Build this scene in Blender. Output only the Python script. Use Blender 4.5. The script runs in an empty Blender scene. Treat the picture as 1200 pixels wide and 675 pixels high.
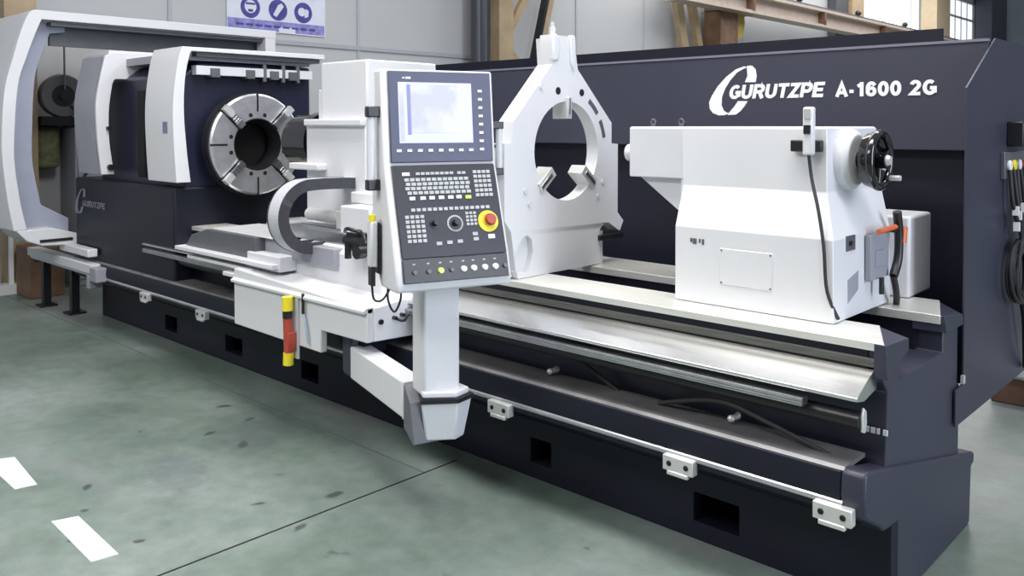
import bpy, bmesh, math, random
from mathutils import Vector, Matrix
R = math.radians
random.seed(4)
scn = bpy.context.scene
COL = scn.collection

# ------------------------------------------------------------------ materials
def nodes(name):
    m = bpy.data.materials.new(name); m.use_nodes = True
    nt = m.node_tree
    return m, nt, nt.nodes['Principled BSDF']

def mat(name, col, rough=.5, metal=0., var=.04, scale=6., coat=0., bump=0., spec=None, stretch=None):
    m, nt, b = nodes(name)
    tc = nt.nodes.new('ShaderNodeTexCoord')
    src = tc.outputs['Object']
    if stretch:
        mp = nt.nodes.new('ShaderNodeMapping'); mp.inputs['Scale'].default_value = stretch
        nt.links.new(src, mp.inputs['Vector']); src = mp.outputs['Vector']
    n = nt.nodes.new('ShaderNodeTexNoise'); n.inputs['Scale'].default_value = scale
    n.inputs['Detail'].default_value = 4
    nt.links.new(src, n.inputs['Vector'])
    r = nt.nodes.new('ShaderNodeValToRGB')
    c = Vector(col)
    r.color_ramp.elements[0].position = .3; r.color_ramp.elements[1].position = .7
    r.color_ramp.elements[0].color = (*[max(0, x*(1-var)) for x in c], 1)
    r.color_ramp.elements[1].color = (*[min(1, x*(1+var)) for x in c], 1)
    nt.links.new(n.outputs['Fac'], r.inputs['Fac']); nt.links.new(r.outputs['Color'], b.inputs['Base Color'])
    b.inputs['Roughness'].default_value = rough; b.inputs['Metallic'].default_value = metal
    b.inputs['Coat Weight'].default_value = coat
    if spec is not None: b.inputs['Specular IOR Level'].default_value = spec
    if bump:
        bp = nt.nodes.new('ShaderNodeBump'); bp.inputs['Strength'].default_value = bump; bp.inputs['Distance'].default_value = .01
        nt.links.new(n.outputs['Fac'], bp.inputs['Height']); nt.links.new(bp.outputs['Normal'], b.inputs['Normal'])
    return m

def emit(name, col, s):
    m, nt, b = nodes(name)
    b.inputs['Base Color'].default_value = (*col, 1)
    b.inputs['Emission Color'].default_value = (*col, 1); b.inputs['Emission Strength'].default_value = s
    return m

NAVY = mat('navy_paint', (.0095, .011, .021), .45, var=.10, scale=3, spec=.28)
NAVY2 = mat('slate_paint', (.033, .035, .058), .42, var=.06, scale=2)
WHITE = mat('white_paint', (.67, .68, .71), .38, var=.02, scale=2)
CREAM = mat('light_grey_paint', (.62, .635, .67), .42, var=.03, scale=3)
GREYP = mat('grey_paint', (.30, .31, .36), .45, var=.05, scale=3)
DGREY = mat('dark_grey_metal', (.12, .125, .14), .45, .3, var=.1)
BLACK = mat('black_plastic', (.012, .012, .015), .35, var=.2)
BGLOSS = mat('black_gloss', (.008, .008, .010), .12, var=.2, coat=.5)
RUBBER = mat('black_rubber', (.02, .02, .022), .6, var=.2)
CHAIN = mat('carrier_plastic', (.045, .047, .058), .45, var=.15, scale=25)
STEEL = mat('ground_steel', (.80, .80, .75), .42, .55, var=.08, scale=5, stretch=(1, 30, 30))
STEELF = mat('polished_steel', (.80, .80, .80), .25, 1., var=.06, scale=5, stretch=(1, 30, 30))
STEELD = mat('dull_steel', (.20, .195, .18), .4, .9, var=.2, scale=6, stretch=(1, 20, 20))
SLIDE = mat('brushed_steel', (.55, .56, .58), .33, 1., var=.1, scale=9)
RAIL = mat('galvanised_tube', (.62, .63, .66), .3, .9, var=.08)
CLAMP = mat('cast_aluminium', (.70, .71, .70), .4, .5, var=.08)
HOLE = mat('dark_recess', (.004, .004, .005), .8)
TAN = mat('tan_steel_paint', (.40, .30, .19), .55, var=.15, scale=3)
BROWN = mat('brown_steel', (.16, .09, .055), .6, var=.3, scale=4)
YELLOW = mat('yellow_plastic', (.80, .68, .03), .4, var=.05)
RED = mat('red_plastic', (.40, .06, .04), .4, var=.15)
ORANGE = mat('orange_plastic', (.65, .15, .06), .4)
LIME = mat('lime_lens', (.62, .80, .12), .3)
KEYG = mat('grey_key_plastic', (.42, .44, .45), .5, var=.1)
KEYW = mat('white_key_plastic', (.80, .82, .84), .4)
FRAMEB = mat('panel_blue_grey', (.060, .068, .125), .42, var=.05)
PANELD = mat('panel_charcoal', (.016, .017, .027), .4, var=.08)
LETTER = mat('white_lettering', (.80, .82, .85), .45)
FADED = mat('faded_lettering', (.20, .21, .25), .5)
TAPE = mat('white_floor_tape', (.56, .60, .61), .5, var=.05, scale=20)
POSTERW = mat('poster_white', (.72, .74, .86), .5)
POSTERB = mat('poster_blue', (.07, .06, .30), .5, var=.3, scale=12)
POSTERM = mat('poster_mid_blue', (.26, .25, .58), .5, var=.3, scale=12)
OLIVE = mat('olive_fabric', (.16, .17, .09), .8, var=.4, scale=9)

# wall: pale corrugated panels
def wall_mat():
    m, nt, b = nodes('pale_wall_panels')
    tc = nt.nodes.new('ShaderNodeTexCoord')
    n = nt.nodes.new('ShaderNodeTexNoise'); n.inputs['Scale'].default_value = .6; n.inputs['Detail'].default_value = 5
    nt.links.new(tc.outputs['Object'], n.inputs['Vector'])
    r = nt.nodes.new('ShaderNodeValToRGB')
    r.color_ramp.elements[0].color = (.46, .475, .50, 1); r.color_ramp.elements[1].color = (.54, .55, .57, 1)
    nt.links.new(n.outputs['Fac'], r.inputs['Fac']); nt.links.new(r.outputs['Color'], b.inputs['Base Color'])
    b.inputs['Roughness'].default_value = .6
    return m
WALL = wall_mat()

SPOTS = [(-5.79,3.07,.085,.4),(-5.4,3.07,.07,.4),(-5.0,2.79,.09,.4),(-5.34,2.73,.06,.5),(-5.05,1.85,.05,.5),(-4.75,1.72,.03,1),(-4.2,1.78,.035,.8),(-4.45,1.55,.03,.8),(-5.15,3.0,.5,.6),(-4.9,2.3,.45,.5),(-3.95,2.75,.07,.5),(-3.75,2.4,.05,.6),(-4.15,2.4,.06,.4)]
def floor_mat():
    m, nt, b = nodes('painted_concrete_floor')
    N = nt.nodes.new; L = nt.links.new
    tc = N('ShaderNodeTexCoord')
    def noise(s, d=5, mp=None, rough=.6):
        n = N('ShaderNodeTexNoise'); n.inputs['Scale'].default_value = s; n.inputs['Detail'].default_value = d
        n.inputs['Roughness'].default_value = rough
        if mp:
            q = N('ShaderNodeMapping'); q.inputs['Scale'].default_value = mp; L(tc.outputs['Object'], q.inputs['Vector']); L(q.outputs['Vector'], n.inputs['Vector'])
        else: L(tc.outputs['Object'], n.inputs['Vector'])
        return n
    a = noise(.7); r = N('ShaderNodeValToRGB')
    e = r.color_ramp.elements
    e[0].position = .36; e[0].color = (.105, .145, .122, 1); e[1].position = .66; e[1].color = (.215, .250, .237, 1)
    e2 = r.color_ramp.elements.new(.5); e2.color = (.155, .198, .175, 1)
    L(a.outputs['Fac'], r.inputs['Fac'])
    # fine mottling
    f = noise(9, 6, None, .7); rf = N('ShaderNodeMapRange'); rf.inputs['From Min'].default_value = .35; rf.inputs['From Max'].default_value = .65
    rf.inputs['To Min'].default_value = .88; rf.inputs['To Max'].default_value = 1.10; L(f.outputs['Fac'], rf.inputs['Value'])
    mx = N('ShaderNodeVectorMath'); mx.operation = 'SCALE'; L(r.outputs['Color'], mx.inputs[0]); L(rf.outputs['Result'], mx.inputs['Scale'])
    # grey worn streaks along the aisle
    s = noise(1.1, 5, (.55, 1.6, 1)); rs = N('ShaderNodeValToRGB')
    rs.color_ramp.elements[0].position = .52; rs.color_ramp.elements[0].color = (0, 0, 0, 1)
    rs.color_ramp.elements[1].position = .72; rs.color_ramp.elements[1].color = (.75, .75, .75, 1)
    L(s.outputs['Fac'], rs.inputs['Fac'])
    m1 = N('ShaderNodeMix'); m1.data_type = 'RGBA'; L(rs.outputs['Color'], m1.inputs['Factor']); L(mx.outputs['Vector'], m1.inputs[6]); m1.inputs[7].default_value = (.205, .215, .225, 1)
    # dark stains
    d = noise(3.0, 3, (1, 1.4, 1)); rd = N('ShaderNodeValToRGB')
    rd.color_ramp.elements[0].position = .70; rd.color_ramp.elements[0].color = (0, 0, 0, 1)
    rd.color_ramp.elements[1].position = .76; rd.color_ramp.elements[1].color = (.7, .7, .7, 1)
    L(d.outputs['Fac'], rd.inputs['Fac'])
    m2 = N('ShaderNodeMix'); m2.data_type = 'RGBA'; L(rd.outputs['Color'], m2.inputs['Factor']); L(m1.outputs[2], m2.inputs[6]); m2.inputs[7].default_value = (.05, .06, .055, 1)
    # oil spots and tyre marks left on the paint
    wn = noise(14, 3); last = m2.outputs[2]
    for sx_, sy_, sr_, k_ in SPOTS:
        mp = N('ShaderNodeMapping'); mp.vector_type = 'TEXTURE'; mp.inputs['Location'].default_value = (sx_-.85, sy_-22, .2); mp.inputs['Rotation'].default_value = (0, 0, sx_*2); mp.inputs['Scale'].default_value = (sr_, sr_*k_, 1)
        L(tc.outputs['Object'], mp.inputs['Vector'])
        ln = N('ShaderNodeVectorMath'); ln.operation = 'LENGTH'; L(mp.outputs['Vector'], ln.inputs[0])
        ad = N('ShaderNodeMath'); ad.operation = 'MULTIPLY_ADD'; L(wn.outputs['Fac'], ad.inputs[0]); ad.inputs[1].default_value = 1.6; L(ln.outputs['Value'], ad.inputs[2])
        mr = N('ShaderNodeMapRange'); mr.inputs['From Min'].default_value = 1.25; mr.inputs['From Max'].default_value = 1.75; mr.inputs['To Min'].default_value = .8 if sr_ < .2 else .3; mr.inputs['To Max'].default_value = 0
        L(ad.outputs['Value'], mr.inputs['Value'])
        m3 = N('ShaderNodeMix'); m3.data_type = 'RGBA'; L(mr.outputs['Result'], m3.inputs['Factor']); L(last, m3.inputs[6]); m3.inputs[7].default_value = (.04, .045, .05, 1) if sr_ < .2 else (.09, .10, .125, 1); last = m3.outputs[2]
    L(last, b.inputs['Base Color'])
    rr = N('ShaderNodeMapRange'); rr.inputs['To Min'].default_value = .28; rr.inputs['To Max'].default_value = .5; L(a.outputs['Fac'], rr.inputs['Value'])
    L(rr.outputs['Result'], b.inputs['Roughness'])
    return m
FLOOR = floor_mat()

# ------------------------------------------------------------------ mesh builder
class G:
    def __init__(s): s.bm = bmesh.new(); s.mi = 0
    def _fin(s, faces):
        for f in faces: f.material_index = s.mi
    def hexa(s, p):          # 8 points: bottom loop 4, top loop 4
        v = [s.bm.verts.new(q) for q in p]
        F = [(3, 2, 1, 0), (4, 5, 6, 7), (0, 1, 5, 4), (1, 2, 6, 5), (2, 3, 7, 6), (3, 0, 4, 7)]
        s._fin([s.bm.faces.new([v[i] for i in f]) for f in F]); return s
    def box(s, x0, x1, y0, y1, z0, z1):
        return s.hexa([(x0, y0, z0), (x1, y0, z0), (x1, y1, z0), (x0, y1, z0), (x0, y0, z1), (x1, y0, z1), (x1, y1, z1), (x0, y1, z1)])
    def prism(s, poly, a, b, axis='x'):
        def P(u, v, w): return {'x': (w, u, v), 'y': (u, w, v), 'z': (u, v, w)}[axis]
        A = [s.bm.verts.new(P(u, v, a)) for u, v in poly]; B = [s.bm.verts.new(P(u, v, b)) for u, v in poly]
        n = len(poly); fs = [s.bm.faces.new(A[::-1]), s.bm.faces.new(B)]
        for i in range(n): fs.append(s.bm.faces.new([A[i], A[(i+1) % n], B[(i+1) % n], B[i]]))
        s._fin(fs); return s
    def cyl(s, p0, p1, r0, r1=None, n=24):
        r1 = r0 if r1 is None else r1
        p0 = Vector(p0); p1 = Vector(p1); d = (p1-p0).normalized()
        a = d.orthogonal().normalized(); b = d.cross(a)
        A = [s.bm.verts.new(p0+(a*math.cos(t)+b*math.sin(t))*r0) for t in [2*math.pi*i/n for i in range(n)]]
        B = [s.bm.verts.new(p1+(a*math.cos(t)+b*math.sin(t))*r1) for t in [2*math.pi*i/n for i in range(n)]]
        fs = [s.bm.faces.new(A[::-1]), s.bm.faces.new(B)]
        for i in range(n): fs.append(s.bm.faces.new([A[i], A[(i+1) % n], B[(i+1) % n], B[i]]))
        s._fin(fs); return s
    def lathe(s, c, d, prof, n=48):   # prof: (distance along axis, radius), closed loop
        c = Vector(c); d = Vector(d).normalized(); a = d.orthogonal().normalized(); b = d.cross(a)
        rings = []
        for h, r in prof:
            rings.append([s.bm.verts.new(c+d*h+(a*math.cos(2*math.pi*i/n)+b*math.sin(2*math.pi*i/n))*r) for i in range(n)])
        fs = []
        m = len(prof)
        for k in range(m):
            A, B = rings[k], rings[(k+1) % m]
            for i in range(n): fs.append(s.bm.faces.new([A[i], A[(i+1) % n], B[(i+1) % n], B[i]]))
        s._fin(fs); return s
    def torus(s, c, d, R_, r, n=40, m=10):
        return s.lathe(c, d, [(r*math.sin(2*math.pi*k/m), R_+r*math.cos(2*math.pi*k/m)) for k in range(m)], n)
    def tube(s, pts, r, n=10, smooth=True):
        pts = [Vector(p) for p in pts]
        if smooth and len(pts) > 2:
            q = []
            P = [pts[0]]+pts+[pts[-1]]
            for i in range(1, len(P)-2):
                for k in range(6):
                    t = k/6; a, b, c, d = P[i-1], P[i], P[i+1], P[i+2]
                    q.append(.5*((2*b)+(c-a)*t+(2*a-5*b+4*c-d)*t*t+(3*b-a-3*c+d)*t**3))
            q.append(pts[-1]); pts = q
        t0 = (pts[1]-pts[0]).normalized(); a = t0.orthogonal().normalized(); rings = []
        for i, p in enumerate(pts):
            t = (pts[min(i+1, len(pts)-1)]-pts[max(i-1, 0)]).normalized()
            a = (a-t*a.dot(t)).normalized(); b = t.cross(a)
            rings.append([s.bm.verts.new(p+(a*math.cos(2*math.pi*k/n)+b*math.sin(2*math.pi*k/n))*r) for k in range(n)])
        fs = [s.bm.faces.new(rings[0][::-1]), s.bm.faces.new(rings[-1])]
        for A, B in zip(rings, rings[1:]):
            for k in range(n): fs.append(s.bm.faces.new([A[k], A[(k+1) % n], B[(k+1) % n], B[k]]))
        s._fin(fs); return s
    def ball(s, c, r, sc=(1, 1, 1)):
        k = bmesh.ops.create_icosphere(s.bm, subdivisions=2, radius=r, matrix=Matrix.Translation(c) @ Matrix.Diagonal((*sc, 1)))
        s._fin({f for v in k['verts'] for f in v.link_faces}); return s
    def plate(s, outer, holes, x0, x1, M=None):   # outline with holes in the YZ plane, thickness x0..x1
        cu = bpy.data.curves.new('tmp', 'CURVE'); cu.dimensions = '2D'; cu.fill_mode = 'BOTH'; cu.extrude = abs(x1-x0)/2
        for loop in [outer]+holes:
            sp = cu.splines.new('POLY'); sp.points.add(len(loop)-1); sp.use_cyclic_u = True
            for p, q in zip(sp.points, loop): p.co = (q[0], q[1], 0, 1)
        ob = bpy.data.objects.new('tmp', cu); COL.objects.link(ob)
        me = bpy.data.meshes.new_from_object(ob.evaluated_get(bpy.context.evaluated_depsgraph_get()))
        if M is None: M = Matrix(((0, 0, 1, (x0+x1)/2), (1, 0, 0, 0), (0, 1, 0, 0), (0, 0, 0, 1)))
        me.transform(M)
        n0 = len(s.bm.faces); s.bm.from_mesh(me)
        bpy.data.objects.remove(ob); bpy.data.curves.remove(cu); bpy.data.meshes.remove(me)
        s.bm.faces.ensure_lookup_table(); s._fin(s.bm.faces[n0:]); return s
    def text(s, body, o, u, v, width, height, extrude=.002, bold=0., shear=0.):
        o = Vector(o); u = Vector(u).normalized(); v = Vector(v).normalized(); w = u.cross(v)
        cu = bpy.data.curves.new('tmp', 'FONT'); cu.body = body; cu.size = 1; cu.offset = bold; cu.shear = shear; cu.extrude = .0005
        ob = bpy.data.objects.new('tmp', cu); COL.objects.link(ob)
        me = bpy.data.meshes.new_from_object(ob.evaluated_get(bpy.context.evaluated_depsgraph_get()))
        xs = [q.co.x for q in me.vertices]; ys = [q.co.y for q in me.vertices]
        x0, x1, y0, y1 = min(xs), max(xs), min(ys), max(ys)
        for q in me.vertices:
            a = (q.co.x-x0)/(x1-x0)*width; b = (q.co.y-y0)/(y1-y0)*height; c = extrude if q.co.z > 0 else 0
            q.co = o+u*a+v*b+w*c
        n0 = len(s.bm.faces); s.bm.from_mesh(me)
        bpy.data.objects.remove(ob); bpy.data.curves.remove(cu); bpy.data.meshes.remove(me)
        s.bm.faces.ensure_lookup_table(); s._fin(s.bm.faces[n0:]); return s
    def m(s, i): s.mi = i; return s

def arc(cx, cy, rx, ry, a0, a1, n=14): return [(cx+rx*math.cos(R(a0+(a1-a0)*i/n)), cy+ry*math.sin(R(a0+(a1-a0)*i/n))) for i in range(n+1)]
GL = {'G': (.80, [arc(.40, .5, .30, .395, 48, 320)+[(.69, .25), (.69, .46), (.42, .46)]]),
 'U': (.76, [[(.105, 1), (.105, .38)]+arc(.37, .37, .265, .27, 180, 360)+[(.635, .38), (.635, 1)]]),
 'R': (.78, [[(.105, 0), (.105, .9)], [(.0, .9), (.45, .9)]+arc(.45, .685, .19, .215, 90, -90)+[(.1, .47)], [(.42, .47), (.67, 0)]]),
 'T': (.70, [[(.0, .9), (.70, .9)], [(.35, .9), (.35, 0)]]),
 'Z': (.68, [[(.03, .9), (.56, .9), (.10, .1), (.66, .1)]]),
 'P': (.72, [[(.105, 0), (.105, .9)], [(.0, .9), (.42, .9)]+arc(.42, .66, .20, .24, 90, -90)+[(.1, .42)]]),
 'E': (.70, [[(.105, 0), (.105, 1)], [(.1, .9), (.66, .9)], [(.1, .5), (.60, .5)], [(.1, .1), (.68, .1)]]),
 'A': (.80, [[(.08, 0), (.40, .95), (.72, 0)], [(.2, .30), (.60, .30)]]),
 '-': (.42, [[(.05, .37), (.33, .37)]]),
 '1': (.55, [[(.36, 0), (.36, 1)], [(.36, .88), (.10, .70)]]),
 '6': (.70, [arc(.35, .33, .225, .235, 0, 360, 20), [(.575, .74)]+arc(.36, .56, .235, .345, 60, 200)]),
 '0': (.70, [arc(.35, .5, .225, .40, 0, 360, 24)]),
 '2': (.72, [arc(.34, .68, .22, .22, 170, -30)+[(.12, .1), (.64, .1)]]),
 ' ': (.36, [])}
def glyphs(g, word, x0, z0, width, height, y, thick=.003, sw=.20, slant=0., gap=.07):
    """bold sign lettering on a plane facing -Y"""
    tot = sum(GL[c][0]+gap for c in word)-gap; k = width/(tot+slant)
    px = 0.; cnt = 0
    for c in word:
        w_, lines = GL[c]
        for L_ in lines:
            closed = (Vector(L_[0])-Vector(L_[-1])).length < 1e-6
            pts = [Vector(q) for q in (L_[:-1] if closed else L_)]; n = len(pts); a = []; b = []
            for i, q in enumerate(pts):
                p0 = pts[i-1] if (i > 0 or closed) else None; p1 = pts[(i+1) % n] if (i < n-1 or closed) else None
                d0 = (q-p0).normalized() if p0 is not None else (p1-q).normalized()
                d1 = (p1-q).normalized() if p1 is not None else d0
                m = Vector((-(d0.y+d1.y), d0.x+d1.x))
                m = m.normalized() if m.length > 1e-6 else Vector((-d0.y, d0.x))
                co = max(.45, m.dot(Vector((-d0.y, d0.x)))); h = sw/2/co
                a.append(q+m*h); b.append(q-m*h)
            for i in range(n if closed else n-1):
                j = (i+1) % n
                cnt += 1; g.prism([(x0+(px+v.x+slant*v.y)*k, z0+v.y*height) for v in (a[i], a[j], b[j], b[i])], y-thick-cnt*.00002, y, 'y')
        px += w_+gap
    return g
LOGO = ([(-2.73, 2.432), (-2.791, 2.415), (-2.86, 2.369), (-2.923, 2.308), (-2.967, 2.245), (-2.987, 2.203), (-2.982, 2.16), (-2.958, 2.131), (-2.914, 2.115), (-2.874, 2.116), (-2.839, 2.126), (-2.875, 2.144), (-2.894, 2.18), (-2.891, 2.236), (-2.868, 2.292), (-2.829, 2.347), (-2.783, 2.394), (-2.737, 2.416), (-2.711, 2.424)],
 [(-2.711, 2.434), (-2.677, 2.434), (-2.651, 2.409), (-2.643, 2.368), (-2.65, 2.327), (-2.725, 2.329), (-2.707, 2.37), (-2.711, 2.412)],
 [(-2.705, 2.206), (-2.774, 2.207), (-2.801, 2.171), (-2.841, 2.13), (-2.847, 2.117), (-2.789, 2.119), (-2.754, 2.143), (-2.724, 2.177)])
def logo(g, dx, dz, sx, sz, y, thick=.003):
    for L_ in LOGO: g.prism([((a+2.987)*sx+dx, (b-2.115)*sz+dz) for a, b in L_], y-thick, y, 'y')
    return g

WL = {}   # world location of every object built
def obj(name, g, mats, parent=None, label=None, bevel=0., kind=None, sharp=32):
    if not isinstance(mats, (list, tuple)): mats = [mats]
    bmesh.ops.recalc_face_normals(g.bm, faces=g.bm.faces)
    xs = [v.co for v in g.bm.verts]
    c = Vector(((min(p.x for p in xs)+max(p.x for p in xs))/2, (min(p.y for p in xs)+max(p.y for p in xs))/2, min(p.z for p in xs)))
    for v in g.bm.verts: v.co -= c
    me = bpy.data.meshes.new(name); g.bm.to_mesh(me); g.bm.free()
    for p in me.polygons: p.use_smooth = True
    me.set_sharp_from_angle(angle=R(sharp))
    for mm in mats: me.materials.append(mm)
    o = bpy.data.objects.new(name, me); COL.objects.link(o)
    WL[o.name] = c
    if parent: o.parent = parent; o.location = c-WL[parent.name]
    else: o.location = c
    if bevel:
        b = o.modifiers.new('bevel', 'BEVEL'); b.width = bevel; b.segments = 2; b.limit_method = 'ANGLE'; b.angle_limit = R(sharp); b.harden_normals = False
    if label: o['label'] = label
    if kind: o['kind'] = kind
    return o
def thing(name, label, cat, loc, group=None):
    o = bpy.data.objects.new(name, None); COL.objects.link(o); o.empty_display_size = .1
    o.location = loc; WL[o.name] = Vector(loc); o['label'] = label; o['category'] = cat
    if group: o['group'] = group
    return o
def tag(o, label, cat, group=None):
    o['label'] = label; o['category'] = cat
    if group: o['group'] = group
    return o
def circle(cy, cz, r, n=48, a0=0): return [(cy+r*math.cos(a0+2*math.pi*i/n), cz+r*math.sin(a0+2*math.pi*i/n)) for i in range(n)]

# ------------------------------------------------------------------ setting
obj('floor', G().box(-12.3, 14, -6, 50, -.2, 0), FLOOR, kind='structure')
# expansion joints of the floor are thin dark strips in the slab
obj('trim_1', G().box(-3.816, -3.804, -6, 3.55, 0, .0015), HOLE, kind='structure')
obj('trim_2', G().box(-12, -3.82, 3.285, 3.297, 0, .0015), mat('joint_filler', (.10, .13, .12), .6), kind='structure')

# hall wall behind the headstock, running away to the right
WX = -12.0
w = G()
w.box(WX-.25, WX, -6, 48, 0, 5.75)
obj('wall_back', w, WALL, kind='structure')
w = G(); w.box(WX-.25, WX, -6, 30.2, 5.75, 9); w.box(WX-.25, WX, 30.2, 48, 7.8, 9)
for a, b in ((37.2, 39.2), (44.6, 48)): w.box(WX-.25, WX, a, b, 5.75, 7.8)
obj('wall_back_upper', w, WALL, kind='structure')
obj('wall_right', G().box(WX-.25, 14, 48, 48.25, 0, 9), mat('far_wall_panels', (.40, .46, .53), .6), kind='structure')
GLOW = emit('daylight_pane', (.93, .97, 1.0), 1.0)
FR = mat('window_frame_paint', (.55, .58, .62), .5)
for k, (a, b) in enumerate(((30.2, 37.2), (39.2, 44.6)), 1):
    w = G().m(0).box(WX-.14, WX-.10, a, b, 5.75, 7.8)
    o = obj('window_%d' % k, w, GLOW, kind='structure')
    f = G()
    f.box(WX-.12, WX-.02, a, b, 5.75, 5.85); f.box(WX-.12, WX-.02, a, b, 7.7, 7.8)
    n = 7 if k == 1 else 6
    for i in range(n+1):
        y = a+.04+(b-a-.08)*i/n; f.box(WX-.09, WX-.05, y-.035, y+.035, 5.8, 7.75)
    if k == 2: f.box(WX-.09, WX-.03, a, b, 6.9, 7.0)
    obj('window_frame', f, FR, parent=o)
# horizontal cover strip on the wall and panel seams
obj('trim_3', G().box(WX, WX+.03, -6, 48, 3.33, 3.40), mat('wall_strip', (.40, .42, .46), .5), kind='structure')
s = G()
for y in (5.6, 8.9, 14.8, 17.4, 22.3): s.box(WX, WX+.02, y-.03, y+.03, .1, 5.7)
obj('trim_4', s, mat('wall_seam', (.44, .46, .50), .5), kind='structure')
obj('baseboard_back', G().box(WX, WX+.04, -6, 48, 0, .16), mat('dark_base', (.07, .06, .055), .6), kind='structure')

# steel columns along the wall
def ibeam_z(g, x, y, w_, d, z0, z1, t=.03):
    g.box(x-d/2, x+d/2, y-w_/2, y-w_/2+t, z0, z1); g.box(x-d/2, x+d/2, y+w_/2-t, y+w_/2, z0, z1); g.box(x-t/2, x+t/2, y-w_/2+t, y+w_/2-t, z0, z1)
c = thing('steel_column', 'tan painted steel column beside a dark pipe, rising over the rear splash guard', 'column', (-11.6, 12.0, 0))
g = G(); g.box(-11.82, -11.4, 11.75, 12.15, 0, 9)
obj('shaft', g, TAN, c, bevel=.01)
g = G(); g.cyl((-11.55, 11.32, 0), (-11.55, 11.32, 9), .13); g.cyl((-11.62, 11.58, 0), (-11.62, 11.58, 9), .10)
obj('downpipe', g, mat('dark_pipe_paint', (.05, .055, .07), .35), c, label='dark vertical pipes in front of the column')
g = G(); g.prism([(12.15, 3.2), (12.5, 3.2), (12.62, 3.3), (12.32, 3.55), (12.2, 4.1), (12.35, 4.7), (12.15, 4.7)], -11.7, -11.6)
g.prism([(12.15, 3.95), (12.25, 3.85), (12.95, 4.85), (12.80, 4.95)], -11.62, -11.52)
obj('gusset', g, TAN, c)
b = tag(obj('diagonal_brace', G().m(0).prism([(12.98, 3.1), (13.14, 3.1), (13.72, 5.1), (13.56, 5.1)], -11.75, -11.6).m(1).prism([(12.90, 3.1), (12.97, 3.1), (13.55, 5.1), (13.48, 5.1)], -11.75, -11.58), [TAN, BLACK]),
    'steep tan and black brace just left of the white steady rest tip', 'brace')
b = tag(obj('diagonal_brace', G().prism([(18.75, 3.4), (19.05, 3.4), (18.4, 5.9), (18.1, 5.9)], -11.8, -11.65), TAN), 'tan diagonal brace leaning left, left one of the two beside the brown bracket', 'brace')
b = tag(obj('diagonal_brace', G().prism([(19.55, 3.4), (19.80, 3.4), (19.0, 5.9), (18.75, 5.9)], -11.8, -11.65), TAN), 'tan diagonal brace leaning left, directly beside the brown bracket', 'brace')
c = thing('steel_column', 'brown steel column with a yellow bracket under the crane rail beam', 'column', (-11.5, 20.6, 0))
obj('shaft', G().box(-11.8, -11.3, 19.85, 20.75, 0, 5.5), BROWN, c, bevel=.01)
obj('bracket', G().prism([(20.75, 4.3), (21.2, 4.45), (21.3, 4.8), (21.2, 5.4), (20.75, 5.4)], -11.7, -11.4), mat('ochre_paint', (.42, .30, .06), .5), c, label='ochre bracket')
obj('cap_plate', G().box(-11.9, -11.2, 19.85, 21.4, 5.0, 5.02), TAN, c)
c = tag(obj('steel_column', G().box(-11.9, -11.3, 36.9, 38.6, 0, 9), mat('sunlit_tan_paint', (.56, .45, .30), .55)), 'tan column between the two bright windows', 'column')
c = tag(obj('steel_column', G().box(-11.9, -11.2, 44.4, 47.0, 0, 9).box(-9.6, -9.1, 44.6, 45.2, 0, 9), mat('dark_column_paint', (.05, .055, .08), .5)), 'dark column at the far right end of the hall wall', 'column')
c = tag(obj('steel_column', G().m(0).box(-11.95, -11.7, 28.0, 29.0, 5.0, 9).m(1).box(-11.95, -11.6, 29.1, 30.15, 5.0, 9), [mat('dark_post_paint', (.06, .065, .08), .5), TAN]), 'narrow dark and tan post left of the large bright window', 'column')
# crane runway beam
c = thing('crane_rail_beam', 'pinkish overhead crane rail beam running along the hall wall', 'beam', (-11.2, 20, 5))
g = G(); g.box(-11.45, -11.0, 17.5, 43, 5.02, 5.10); g.box(-11.26, -11.2, 17.5, 43, 5.1, 5.48); g.box(-11.45, -11.0, 17.5, 43, 5.48, 5.56)
obj('girder', g, mat('pink_beige_steel', (.50, .42, .37), .55, var=.1), c)
g = G()
for y in (21, 25.5, 30.5, 36): g.box(-11.2, -10.98, y, y+.1, 5.1, 5.48)
obj('stiffener', g, BROWN, c)
obj('rail', G().box(-11.25, -11.15, 17.5, 43, 5.56, 5.66), DGREY, c)
g = G()
for y in (24.2, 28.6, 33): g.ball((-11.2, y, 5.75), .10)
obj('rail_clip', g, BLACK, c)

# area lamps added for brightness, unseen outside the frame
def lamp(x, y, z, sx, sy, p, col=(1, .98, .95), rot=(0, 0, 0)):
    l = bpy.data.lights.new('unseen_lamp', 'AREA'); l.shape = 'RECTANGLE'; l.size = sx; l.size_y = sy; l.energy = p; l.color = col
    o = bpy.data.objects.new('unseen_lamp', l); o.location = (x, y, z); o.rotation_euler = rot; COL.objects.link(o); return o
lamp(-2.5, 2.6, 7.0, 7, 1.6, 560)
lamp(-4.5, 8.5, 7.5, 10, 1.6, 400)
lamp(-4.2, -1.2, 5.2, 6, 2.0, 380)  # front fill, added to brighten the near floor and front faces
lamp(-9, 25, 8, 6, 22, 1500)
lamp(8.5, 3.5, 4.2, 8, 3.5, 900, (.80, .86, 1.0), (0, R(82), 0))      # daylight side of the hall
wd = bpy.data.worlds.new('world'); scn.world = wd; wd.use_nodes = True
nt = wd.node_tree; bg = nt.nodes['Background']
tc = nt.nodes.new('ShaderNodeTexCoord'); sp = nt.nodes.new('ShaderNodeSeparateXYZ'); rp = nt.nodes.new('ShaderNodeValToRGB')
nt.links.new(tc.outputs['Generated'], sp.inputs[0]); nt.links.new(sp.outputs['Z'], rp.inputs['Fac']); nt.links.new(rp.outputs['Color'], bg.inputs['Color'])
rp.color_ramp.elements[0].position = 0.; rp.color_ramp.elements[0].color = (.42, .45, .50, 1)
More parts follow.
